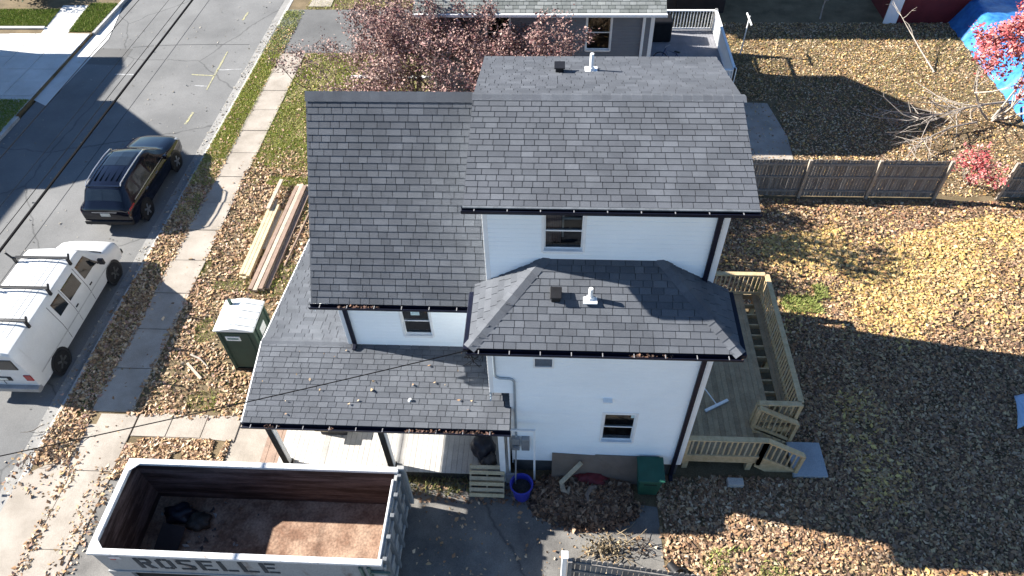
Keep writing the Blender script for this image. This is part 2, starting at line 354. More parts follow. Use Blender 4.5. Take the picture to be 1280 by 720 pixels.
def emit(lst, b):
    g = .006
    for (part, P0, U, V, N, u, w, v0, ex, lo0, lo1, hi0, hi1, full, t) in lst:
        h = ex+.02; q = lambda a, v, z: P0+U*a+V*v+N*z
        b.add([q(lo0+g, v0, TH), q(lo1-g, v0, TH), q(hi1-g, v0+h, .006), q(hi0+g, v0+h, .006), q(lo0+g, v0, -.004), q(lo1-g, v0, -.004), q(hi1-g, v0+h, -.004), q(hi0+g, v0+h, -.004)],
              [(0, 1, 2, 3), (4, 5, 1, 0), (5, 6, 2, 1), (7, 4, 0, 3)], t)
def roof_slab(name, polys, th, parent, m):
    b = MB()
    for poly in polys:
        p = [Vector(x) for x in poly]; n = (p[1]-p[0]).cross(p[2]-p[0]).normalized()
        if n.z < 0: n = -n
        b.prism([x-n*th for x in p], n*(th-.004))
    return b.build(name, m, parent)
CAPMESH = {}
def caps(parent, p, q, bend, step=.2):
    """overlapping ridge or hip cap pieces from p to q; bend = drop of the wings"""
    p, q = Vector(p), Vector(q); d = (q-p).normalized(); L = (q-p).length; side = d.cross(Vector((0, 0, 1))).normalized(); up = side.cross(d); n = int(L/step)
    key = round(bend, 2)
    if key not in CAPMESH:
        for t in range(4):
            b = MB(); w = .15; h = step+.06
            b.add([(-w, 0, -w*bend+.012), (0, 0, .028), (w, 0, -w*bend+.012), (-w, h, -w*bend), (0, h, .014), (w, h, -w*bend), (-w, 0, -w*bend-.006), (0, 0, .0), (w, 0, -w*bend-.006)], [(0, 1, 4, 3), (1, 2, 5, 4), (6, 7, 1, 0), (7, 8, 2, 1)])
            me = bpy.data.meshes.new('ridge_shingle'); me.from_pydata(b.v, [], b.f); me.materials.append(SHM[t]); CAPMESH[(key, t)] = me
        CAPMESH[key] = 1
    for i in range(n):
        m = Matrix((side, d, up)).transposed().to_4x4(); m.translation = p+d*(i*L/n); inst('ridge_shingle', CAPMESH[(key, random.choice([0, 1, 1, 2, 2, 3]))], parent, m)
def gutter(parent, x0, x1, y, z, lit=.0, litter=True):
    g = MB(); w = .12; h = .11
    prof = [(y+.002, z+.0), (y+.002, z-h), (y-w*.7, z-h), (y-w, z-.02), (y-w, z), (y-w+.012, z), (y-w*.7+.01, z-h+.012), (y-.01, z-h+.012), (y-.01, z)]
    n = len(prof); g.add([(x0, a, b) for a, b in prof]+[(x1, a, b) for a, b in prof], [(i, (i+1) % n, n+(i+1) % n, n+i) for i in range(n)]+[tuple(range(n)), tuple(range(n, 2*n))])
    o = g.build('gutter', fascia, parent)
    k = MB(); x = x0+.25
    while x < x1-.05: k.box(x-.009, x+.009, y-w-.004, y-.03, z+.002, z+.008); x += .62
    o2 = k.build('gutter_hanger', M('hanger_metal', (.22, .22, .23), .4, .1, 5), parent); o2['kind'] = 'stuff'
    if litter:
        nL = int((x1-x0)*60); P = np.stack([RNG.uniform(x0, x1, nL), RNG.uniform(y-.095, y-.02, nL), RNG.uniform(z-.05, z, nL)], 1)
        P = P[vnoise(P[:, 0], P[:, 1]*0, .7, int(x1*10)) > .62]
        l = leaves('gutter_leaves', P, .05, [(.09, .05, .04), (.07, .045, .035), (.13, .07, .045)], parent); l['kind'] = 'stuff'
    return o

house = thing('house', 'white clapboard sided house with dark grey shingle roofs and a covered porch', 'house', (0, 11, 0))
fnd = M('foundation', (.09, .09, .088), .95, .2, 3, bump=.3, fine=.2)
# B: tall block, C: lower front bay, A: wing towards the street
fb = MB(); fb.box(-.79, 3.45, 8.93, 14.85, 0, .62); fb.box(-4.88, -.9, 10.5, 15.3, 0, .62); fb.build('foundation', fnd, house)
SO = (0, -1, 0)
wall_siding('wall', (-1.30, 10.25), (1, 0, 0), SO, 4.77, (5.0, 8.28), siding, house, [(1.19, 2.01, 6.91, 7.99)])
wall_siding('wall', (3.47, 10.25), (0, 1, 0), (1, 0, 0), 4.65, (5.0, 8.28), siding, house)
wall_siding('wall', (3.47, 8.91), (0, 1, 0), (1, 0, 0), 5.99, (.62, 5.76), siding, house)
wall_siding('wall', (3.47, 14.9), (-1, 0, 0), (0, 1, 0), 8.37, (.62, 8.28), siding, house, ulim=lambda z: (0, 8.37) if z < 5 else (0, 4.78))
wall_siding('wall', (-1.30, 14.9), (0, -1, 0), (-1, 0, 0), 4.65, (5, 8.28), siding, house)
wall_siding('wall', (-.8, 8.91), (1, 0, 0), SO, 4.27, (.62, 3.68), siding, house, [(2.17, 2.95, 1.68, 2.95)])
wall_siding('wall', (-1.25, 8.91), (1, 0, 0), SO, 4.72, (3.68, 5.76), siding, house, [(.99, 1.4, 4.72, 5.06)])
wall_siding('wall', (-1.25, 10.47), (0, -1, 0), (-1, 0, 0), 1.56, (3.3, 5.8), siding, house)
wall_siding('wall', (-.8, 10.47), (0, -1, 0), (-1, 0, 0), 1.56, (.4, 3.68), siding, house)
wall_siding('wall', (-4.9, 10.47), (1, 0, 0), SO, 4.1, (.42, 5.2), siding, house, [(1.45, 2.15, 3.72, 4.78)])
wall_siding('wall', (-4.9, 15.4), (0, -1, 0), (-1, 0, 0), 4.93, (.42, 8.35), siding, house, ulim=lambda z: (0, 4.93) if z < 5.2 else ((z-5.2)*.78, 4.93-(z-5.2)*.78))
sf = MB(); sf.box(-1.25, -.78, 8.92, 10.47, 3.66, 3.69); sf.build('soffit', trim, house)
# gable ends of the tall block under its low roof
ge = MB()
for x in (-1.30, 3.46): ge.prism([(x, 10.25, 8.28), (x, 14.9, 8.28), (x, 12.58, 8.88)], (.01, 0, 0))
ge.build('gable', siding, house)
for x0, x1, y, z0, z1 in ((3.38, 3.50, 10.25, 5.6, 8.28), (-1.32, -1.22, 10.25, 5.5, 8.28), (3.39, 3.50, 8.91, .62, 5.7), (-1.27, -1.17, 8.91, 3.68, 5.7), (-.82, -.72, 8.91, .62, 3.68), (-4.92, -4.80, 10.47, 3.3, 5.15)): MB().box(x0, x1, y-.03, y+.03, z0, z1).build('corner_trim', trim, house, bevel=.006)
for x, y, z0, z1 in ((3.30, 10.25, 5.75, 8.28), (3.30, 8.91, .1, 5.68), (-4.74, 10.47, 3.36, 5.15)):
    d = MB(); d.box(x-.05, x+.05, y-.1, y-.03, z0, z1); d.beam((x, y-.065, z0+.05), (x, y-.22, z0-.02), .1, .07); d.build('downspout', fascia, house, bevel=.01)
w1 = window(house, .30, 10.25, 6.93, 7.97, .78)
cur = MB()
for i in range(9): cur.box(-.06+i*.035, -.03+i*.035, 10.36+(i % 2)*.02, 10.39+(i % 2)*.02, 7.02, 7.93)
cur.build('curtain', M('curtain_pink', (.42, .28, .26), .9, .2, 6, stretch=(1, 1, 8)), w1)
bl = MB(); bl.box(.31, .66, 10.53, 10.56, 7.5, 7.55); bl.box(.27, .31, 10.52, 10.55, 7.02, 7.93); bl.build('mullion', trim, w1)
w2 = window(house, 1.76, 8.91, 1.70, 2.93, .74)
w3 = window(house, -3.10, 10.47, 3.74, 4.76, .66, sash_m=trim)
stk = MB(); stk.box(-3.21, -3.0, 10.478, 10.481, 4.45, 4.62); stk.build('sticker', M('window_sticker', (.45, .6, .62), .6, .2, 30), w3)
stk = MB(); stk.box(2.02, 2.1, 8.918, 8.921, 2.72, 2.86); stk.build('sticker', M('window_sticker', (.45, .6, .62)), w2)
lv = MB(); lv.box(-.28, .17, 8.86, 8.9, 5.04, 5.09); lv.box(-.28, .17, 8.86, 8.9, 4.69, 4.74); lv.box(-.28, -.24, 8.86, 8.9, 4.74, 5.04); lv.box(.13, .17, 8.86, 8.9, 4.74, 5.04)
lvo = lv.build('vent_grille', trim, house)
for i in range(6):
    s = MB(); s.beam((-.24, 8.90, 4.765+i*.05), (.13, 8.90, 4.765+i*.05), .05, .008, up=(0, -.6, .8)); s.build('slat', M('louvre_grey', (.2, .2, .21), .7), lvo)
bk = MB(); bk.box(-.24, .13, 8.93, 8.96, 4.7, 5.06); bk.build('backing', black, lvo)
eb = MB(); eb.box(1.32, 1.5, 8.83, 8.9, 3.42, 3.56); eb.prism([(1.3, 8.9, 3.56), (1.52, 8.9, 3.56), (1.52, 8.78, 3.53), (1.3, 8.78, 3.53)], (0, 0, .02)); eb.build('dryer_vent', trim, house, bevel=.008)
cd = MB(); cd.tube([(-1.12, 8.86, 5.65), (-1.12, 8.86, 4.42), (-1.10, 8.86, 4.34), (-1.02, 8.86, 4.29), (-.8, 8.86, 4.28), (-.74, 8.86, 4.25), (-.70, 8.86, 4.17), (-.70, 8.86, 1.8)], .03, 8); cd.build('conduit', M('conduit_grey', (.33, .38, .42), .4, .1, 3, metal=.3), house, smooth=True)
for x in (-.72, -.47):
    mt = MB(); mt.box(x-.1, x+.1, 8.76, 8.9, 1.3, 1.82); mo = mt.build('electric_meter', steel, house, bevel=.012)
    g = MB(); g.lathe((0, 0, 0), [(.075, 0), (.08, .03), (.07, .08), (.04, .1)], 14)
    me = g.build('meter_dial', M('meter_glass', (.25, .28, .3), .2, .1, 4), mo, smooth=True); me.data.transform(Matrix.Translation(Vector((x, 8.77, 1.64))-ORG[house.name]) @ Matrix.Rotation(R(90), 4, 'X'))
# roofs -------------------------------------------------
under = M('roof_underlay', (.03, .03, .033), .9)
roofB = roof_slab('roof', [[(-1.62, 9.88, 8.39), (3.87, 9.88, 8.39), (3.87, 12.58, 9.04), (-1.62, 12.58, 9.04)], [(-1.62, 15.28, 8.39), (3.87, 15.28, 8.39), (3.87, 12.58, 9.04), (-1.62, 12.58, 9.04)]], .12, house, under)
sl = math.hypot(2.70, .65)
lay(roofB, (-1.62, 9.88, 8.39), (1, 0, 0), (0, 2.70, .65), sl, lambda v: (0, 5.49)); lay(roofB, (3.87, 15.28, 8.39), (-1, 0, 0), (0, -2.70, .65), sl, lambda v: (0, 5.49))
caps(roofB, (-1.63, 12.58, 9.05), (3.88, 12.58, 9.05), .24)
gutter(roofB, -1.65, 3.89, 9.88, 8.37, litter=False)
fa = MB(); fa.box(-1.58, 3.83, 9.9, 10.24, 8.22, 8.24); fa.box(-1.59, 3.84, 9.883, 9.91, 8.22, 8.36); fa.build('soffit', trim, roofB)
st = MB(); st.box(-1.62, 3.87, 9.82, 9.89, 8.38, 8.405); st.build('drip_edge', gutter_top, roofB)
roofC = roof_slab('roof', [[(-1.57, 8.5, 5.82), (3.85, 8.5, 5.82), (2.36, 10.24, 6.68), (-.09, 10.24, 6.68)], [(-1.57, 8.5, 5.82), (-.09, 10.24, 6.68), (-1.57, 10.24, 5.82)], [(3.85, 8.5, 5.82), (2.36, 10.24, 6.68), (3.85, 10.24, 5.82)]], .1, house, under)
V = Vector((0, 1.74, .86)); vl = V.length
lay(roofC, (-1.57, 8.5, 5.82), (1, 0, 0), V, vl, lambda v: (1.48*v/vl, 5.42-1.49*v/vl))
Vl = Vector((1.48, 0, .86)); ll = Vl.length; lay(roofC, (-1.57, 10.24, 5.82), (0, -1, 0), Vl, ll, lambda v: (0, 1.74*(1-v/ll)))
Vr = Vector((-1.49, 0, .86)); lr = Vr.length; lay(roofC, (3.85, 8.5, 5.82), (0, 1, 0), Vr, lr, lambda v: (1.74*v/lr, 1.74))
caps(roofC, (-1.57, 8.5, 5.83), (-.09, 10.24, 6.70), .3); caps(roofC, (3.85, 8.5, 5.83), (2.36, 10.24, 6.70), .3)
gutter(roofC, -1.61, 3.89, 8.5, 5.80)
for x0, x1, y1 in ((-1.69, -1.575, 10.05), (3.855, 3.97, 10.2)): MB().box(x0, x1, 8.5, y1, 5.69, 5.80).build('gutter', fascia, roofC, bevel=.015)
fa = MB(); fa.box(-1.54, 3.82, 8.52, 8.9, 5.66, 5.68); fa.box(3.5, 3.82, 8.9, 10.2, 5.66, 5.68); fa.box(-1.54, -1.29, 8.9, 10.2, 5.66, 5.68); fa.build('soffit', trim, roofC)
A_s = (8.78-5.25)/(13.07-10.1)
roofA = roof_slab('roof', [[(-5.32, 10.1, 5.25), (-1.33, 10.1, 5.25), (-1.33, 13.07, 8.78), (-5.32, 13.07, 8.78)], [(-5.32, 16.04, 5.25), (-1.33, 16.04, 5.25), (-1.33, 13.07, 8.78), (-5.32, 13.07, 8.78)]], .12, house, under)
VA = Vector((0, 2.97, 3.53)); la = VA.length
lay(roofA, (-5.32, 10.1, 5.25), (1, 0, 0), VA, la, lambda v: (0, 3.99)); lay(roofA, (-1.33, 16.04, 5.25), (-1, 0, 0), (0, -2.97, 3.53), la, lambda v: (0, 3.99))
caps(roofA, (-5.33, 13.07, 8.80), (-1.66, 13.07, 8.80), 1.0)
gutter(roofA, -5.36, -1.67, 10.1, 5.23)
fa = MB(); fa.box(-5.2, -1.7, 10.12, 10.46, 5.06, 5.08)
for s in (1, -1):
    y = 13.07-s*2.97; fa.prism([(-5.30, y, 5.10), (-5.30, 13.07, 8.63), (-5.30, 13.07, 8.50), (-5.30, y, 4.97)], (.03, 0, 0))
fa.build('soffit', trim, roofA)
PF = Vector((0, 2.17, .30)); pl = PF.length; PB = Vector((0, -4.53, .54)); pbl = PB.length
roofP = roof_slab('roof', [[(-7.05, 8.3, 3.02), (-.79, 8.3, 3.02), (-.79, 8.9, 3.103), (-.82, 10.46, 3.32), (-7.12, 10.47, 3.32)], [(-7.12, 10.47, 3.32), (-4.91, 10.47, 3.32), (-4.91, 15.0, 2.78), (-7.05, 15.0, 2.78)]], .1, house, under)
lay(roofP, (-7.05, 8.3, 3.02), (1, 0, 0), PF, pl, lambda v: (-.06*v/pl, 6.25)); lay(roofP, (-4.91, 15.0, 2.78), (-1, 0, 0), PB, pbl, lambda v: (0, 2.17+.03*v/pbl))
caps(roofP, (-7.12, 10.47, 3.325), (-4.93, 10.47, 3.325), .16)
gutter(roofP, -7.08, -.78, 8.3, 3.0)
dr = MB(); dr.beam((-7.12, 10.47, 3.29), (-7.07, 15.0, 2.75), .03, .09); dr.beam((-7.07, 8.32, 2.98), (-7.14, 10.47, 3.28), .03, .09); dr.build('rake_trim', trim, roofP)
so2 = MB(); so2.box(-7.0, -.9, 8.35, 10.45, 2.84, 2.87); so2.box(-7.0, -5, 10.45, 14.8, 2.70, 2.73); so2.build('porch_ceiling', trim, roofP)
# roof fittings
def pipe(roof, x, y, z, h, n=(0, 0, 1)):
    b = MB(); b.tube([(x, y, z-.05), (x, y, z+h)], .045, 10); b.tube([(x, y, z+.0), (x, y, z+.09)], [.11, .06], 10); b.box(x-.14, x+.14, y-.14, y+.14, z-.005, z+.03); b.build('vent_pipe', trim, roof, smooth=30)
def box_vent(roof, x, y, z, s):
    b = MB(); b.box(x-.09, x+.09, y-.1, y+.1, z-.05, z+.13); b.prism([(x-.12, y-.14, z+.12-.18*s*.3), (x+.12, y-.14, z+.12-.18*s*.3), (x+.12, y+.12, z+.16), (x-.12, y+.12, z+.16)], (0, 0, .03)); b.build('roof_vent', black, roof, bevel=.01)
pipe(roofB, .88, 14.25, 8.64, .42); box_vent(roofB, .17, 14.18, 8.66, -.25); pipe(roofC, .87, 9.46, 6.30, .32); box_vent(roofC, .17, 9.48, 6.32, .5)
nl = MB(); nl.tube([(-3.2, 8.95, 3.1), (-3.17, 8.97, 3.19)], .035, 8); nl.build('roof_fixture', trim, roofP)
# choose the 300 shingles that show largest
def px_area(s):
    (part, P0, U, Vv, N, u, w, v0, ex) = s[:9]; c = P0+U*(u+w/2)+Vv*(v0+ex/2); d = c-Vector((0, 0, H)); L = d.length
    return w*ex*max(0, -(d/L).dot(N))/(L*L)
cand = sorted([s for s in SHING if s[13] and s[0] is not None], key=px_area, reverse=True); own = cand[:300]; ids = set(map(id, own)); SM = sh_mesh()
for s in own:
    (part, P0, U, Vv, N, u, w, v0, ex) = s[:9]; m = Matrix((U, Vv, N)).transposed().to_4x4(); m.translation = P0+U*u+Vv*v0; inst('shingle', SM[(w, s[14])], part, m)
b = MB(); emit([s for s in SHING if id(s) not in ids], b); o = b.build('shingles', SHM, house, fix=False); o['kind'] = 'stuff'
# porch floor, posts, steps
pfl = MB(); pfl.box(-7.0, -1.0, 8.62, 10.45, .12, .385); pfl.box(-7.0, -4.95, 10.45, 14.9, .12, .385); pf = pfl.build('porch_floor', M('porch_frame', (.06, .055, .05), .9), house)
porch_m = [M('porch_board_tone_%d' % i, c, .7, .12, 3, fine=.12, bscale=40) for i, c in enumerate([(.46, .44, .41), (.50, .48, .45), (.42, .40, .375)])]
x = -7.04
while x < -1.02:
    MB().box(x+.004, x+.136, 8.55, 14.95 if x < -5.0 else 10.455, .386, .42+random.uniform(-.002, .002)).build('board', random.choice(porch_m), pf); x += .14
for k in range(2):
    for j in range(2): MB().box(-7.34-k*.3+j*.14, -7.21-k*.3+j*.14, 8.65, 10.2, .10, .26-k*.12).build('step_board', lumber_m[3], pf)
pw = M('post_dark', (.035, .032, .03), .7)
for x in (-6.72, -3.95):
    p = MB(); p.box(x-.075, x+.075, 8.60, 8.75, .42, 2.86); po = p.build('porch_post', trim, house, bevel=.006)
    q = MB(); q.box(x-.08, x+.06, 8.575, 8.597, .42, 2.86); q.build('post_board', pw, po)
    q = MB(); q.box(x-.1, x+.1, 8.56, 8.78, .42, .5); q.build('post_base', pw, po)
p = MB(); p.box(-1.12, -.98, 8.55, 8.69, 0, 2.9); p.build('porch_post', trim, house, bevel=.006)
fr = MB(); fr.box(-.27, -.22, 8.62, 8.67, 0, 2.45); fr.box(-.98, -.22, 8.621, 8.669, 2.45, 2.5); fr.box(-.9, -.86, 8.64, 8.68, 0, 2.45); fr.build('pipe_frame', trim, house)
sk = MB()
for i in range(42): sk.box(-6.98+i*.142, -6.86+i*.142, 8.6, 8.615, .02, .37)
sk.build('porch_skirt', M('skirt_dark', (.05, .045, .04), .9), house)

# ------------------------------------------------------------------ deck
dk = thing('deck', 'new lumber deck with baluster railings and short stairs beside the white house', 'deck', (5, 12, 0))
DZ = .72
fm = MB()
for y in np.arange(9.15, 14.75, .4): fm.box(3.55, 6.5 if y > 10.1 else 5.45, y-.02, y+.02, DZ-.22, DZ-.035)
for x, y0, y1 in ((3.55, 9.1, 14.75), (6.5, 10.1, 14.75), (5.46, 9.1, 10.1)): fm.box(x-.02, x+.02, y0, y1, DZ-.225, DZ-.03)
fm.box(3.5, 5.46, 9.08, 9.1, DZ-.26, DZ-.03); fm.box(5.46, 6.52, 10.04, 10.1, DZ-.26, DZ-.03); fm.box(3.5, 6.5, 14.75, 14.79, DZ-.26, DZ-.03)
fm.build('joist_frame', deck_wood, dk)
x = 3.5
while x < 6.5:
    if not (5.97 < x+.07 < 6.27): MB().box(x+.003, x+.137, 9.1 if x < 5.4 else 10.08, 14.78, DZ-.03, DZ+random.uniform(-.002, .002)).build('board', random.choice(deck_board_m), dk)
    x += .14
for (x, y) in ((3.7, 9.2), (5.35, 9.2), (6.42, 10.2), (6.42, 12.4), (6.42, 14.6), (4.9, 14.6)):
    MB().box(x-.07, x+.07, y-.07, y+.07, 0, DZ-.22).build('post', deck_wood, dk)
def railing(p, q, h=.92, drop0=.08, nm='railing', both=True):
    p, q = Vector(p), Vector(q); r = MB(); d = q-p; L = d.length; dirn = d.normalized(); side = Vector((-dirn.y, dirn.x, 0)).normalized()
    Z = Vector((0, 0, 1)); r.beam(p+Z*h, q+Z*h, .14, .035); r.beam(p+Z*(h-.055), q+Z*(h-.055), .04, .085)
    ro = r.build(nm, deck_wood, dk); MB().beam(p+Z*drop0, q+Z*drop0, .04, .085).build('bottom_rail', deck_wood, ro); n = int(Vector((d.x, d.y)).length/.135)
    for i in range(1, n):
        c = p+d*i/n+side*.032; MB().beam(c+Z*(drop0-.04), c+Z*(h-.02), .034, .034, up=side).build('baluster', random.choice(lumber_m[1:2]+[deck_wood, deck_wood]), ro)
    for e in (p, q): MB().box(e.x-.045, e.x+.045, e.y-.045, e.y+.045, e.z-.25, e.z+h-.02).build('rail_post', deck_wood, ro)
railing((3.58, 9.06, DZ), (5.5, 9.06, DZ)); railing((5.5, 9.06, DZ), (6.55, 9.06, .05)); railing((5.48, 10.0, DZ), (6.6, 10.0, .05))
railing((5.48, 10.15, DZ), (6.55, 10.15, DZ)); railing((6.55, 10.2, DZ), (6.55, 14.7, DZ)); railing((3.6, 14.72, DZ), (6.5, 14.72, DZ))
for i in range(3):
    x0 = 5.5+i*.3; zt = DZ-.18*(i+1)
    for j in range(2): MB().box(x0+j*.145, x0+.14+j*.145, 9.12, 9.95, zt-.035, zt).build('tread', random.choice(deck_board_m), dk)
for y in (9.1, 9.93): MB().prism([(5.47, y, DZ-.03), (5.47, y, .25), (5.8, y, 0), (6.55, y, 0), (6.55, y, .06)], (0, .035, 0)).build('stringer', deck_wood, dk)
pd = MB(); pd.box(6.5, 7.38, 8.95, 9.95, 0, .12)
tag(pd.build('landing_pad', M('pad_grey', (.30, .32, .34), .8, .1, 2, fine=.15), bevel=.015), 'smooth grey concrete landing pad at the foot of the deck stairs', 'paving slab')
br = thing('push_broom', 'white handled push broom lying on the deck boards', 'broom', (4.5, 10.4, DZ)); 
b = MB(); b.tube([(4.62, 10.62, DZ+.09), (3.85, 11.75, DZ+.45)], .016, 6); b.build('handle', trim, br, smooth=True)
b = MB(); b.beam((4.3, 10.42, DZ+.07), (4.95, 10.78, DZ+.07), .07, .05); b.build('head', trim, br)
b = MB(); b.beam((4.31, 10.425, DZ+.025), (4.94, 10.775, DZ+.025), .055, .05); b.build('bristles', M('bristle', (.2, .22, .3), .9), br)
blk = MB(); blk.box(4.75, 5.15, 8.6, 8.8, 0, .19); tag(blk.build('concrete_block', kerbm, bevel=.01), 'grey concrete block on the ground under the deck railing', 'block')

# ------------------------------------------------------------------ vehicles (built along +y, rear at y=0, centred on x)
def lerp(a, b, t): return a+(b-a)*t
class Loft:
    def __init__(s, st): s.st = st; s.n = len(st[0][1])
    def at(s, y, t, side=1):
        st = s.st; i = 0
        while i < len(st)-2 and y > st[i+1][0]: i += 1
        k = min(max((y-st[i][0])/max(st[i+1][0]-st[i][0], 1e-6), 0), 1); j = min(int(t), s.n-2); q = t-j
        a = Vector(st[i][1][j]).lerp(Vector(st[i][1][j+1]), q); b = Vector(st[i+1][1][j]).lerp(Vector(st[i+1][1][j+1]), q); c = a.lerp(b, k)
        return Vector((c.x*side, y, c.y))
    def mesh(s, b, mi=0):
        n = s.n; full = []
        for y, pr in s.st: full.append([(x, y, z) for x, z in pr]+[(-x, y, z) for x, z in reversed(pr) if x > 1e-5])
        m = len(full[0]); o = [v for r in full for v in r]; f = []
        for i in range(len(full)-1):
            for k in range(m): f.append((i*m+k, i*m+(k+1) % m, (i+1)*m+(k+1) % m, (i+1)*m+k))
        f.append(tuple(reversed(range(m)))); f.append(tuple((len(full)-1)*m+k for k in range(m))); b.add(o, f, mi); return b
    def patch(s, b, c, side=1, off=.006, n=5, mi=0):   # c = 4 corners (y,t)
        g = []
        for i in range(n+1):
            for j in range(n+1):
                u, v = i/n, j/n; y = lerp(lerp(c[0][0], c[1][0], u), lerp(c[3][0], c[2][0], u), v); t = lerp(lerp(c[0][1], c[1][1], u), lerp(c[3][1], c[2][1], u), v)
                p = s.at(y, t, side); e = .01; du = s.at(y+e, t, side)-s.at(y-e, t, side); dv = s.at(y, min(t+e, s.n-1.001), side)-s.at(y, t-e, side)
                nn = du.cross(dv).normalized(); mid = Vector((0, y, .9))
                if nn.dot(p-mid) < 0: nn = -nn
                g.append(p+nn*off)
        f = [(i*(n+1)+j, (i+1)*(n+1)+j, (i+1)*(n+1)+j+1, i*(n+1)+j+1) for i in range(n) for j in range(n)]; b.add(g, f, mi); return b
carglass = M('car_glass', (.010, .013, .016), .06, .2, 3, spec=.8, obj=True)
tyre_m = M('tyre_rubber', (.014, .014, .015), .85, .2, 5, obj=True); chrome = M('alloy', (.45, .46, .48), .3, .05, 3, metal=.8, obj=True)
red_l = M('tail_lamp', (.28, .015, .02), .25, .1, 8, spec=.6, obj=True)
def wheel(parent, x, y, r, w, side, rimm=None):
    z = r; b = MB(); b.lathe((x-w/2, y, z), [(r*.62, 0), (r*.93, 0), (r, .03), (r, w-.03), (r*.93, w), (r*.62, w)], 26, axis='x'); wo = b.build('wheel', tyre_m, parent, smooth=35, local=True)
    h = MB(); xo = x+side*(w/2-.02); h.lathe((xo-.02, y, z), [(r*.64, 0), (r*.64, .03), (r*.56, .035)], 22, axis='x')
    for k in range(5):
        a = k*2*math.pi/5; h.beam((xo+side*.02, y, z), (xo+side*.02, y+math.cos(a)*r*.58, z+math.sin(a)*r*.58), .07, .03, up=(1, 0, 0))
    h.build('rim', rimm or chrome, wo, local=True)
def arch(b, x, y, r, side):
    b.lathe((x if side > 0 else x-.012, y, r*.98), [(r*1.17, 0), (r*1.17, .012)], 26, axis='x')

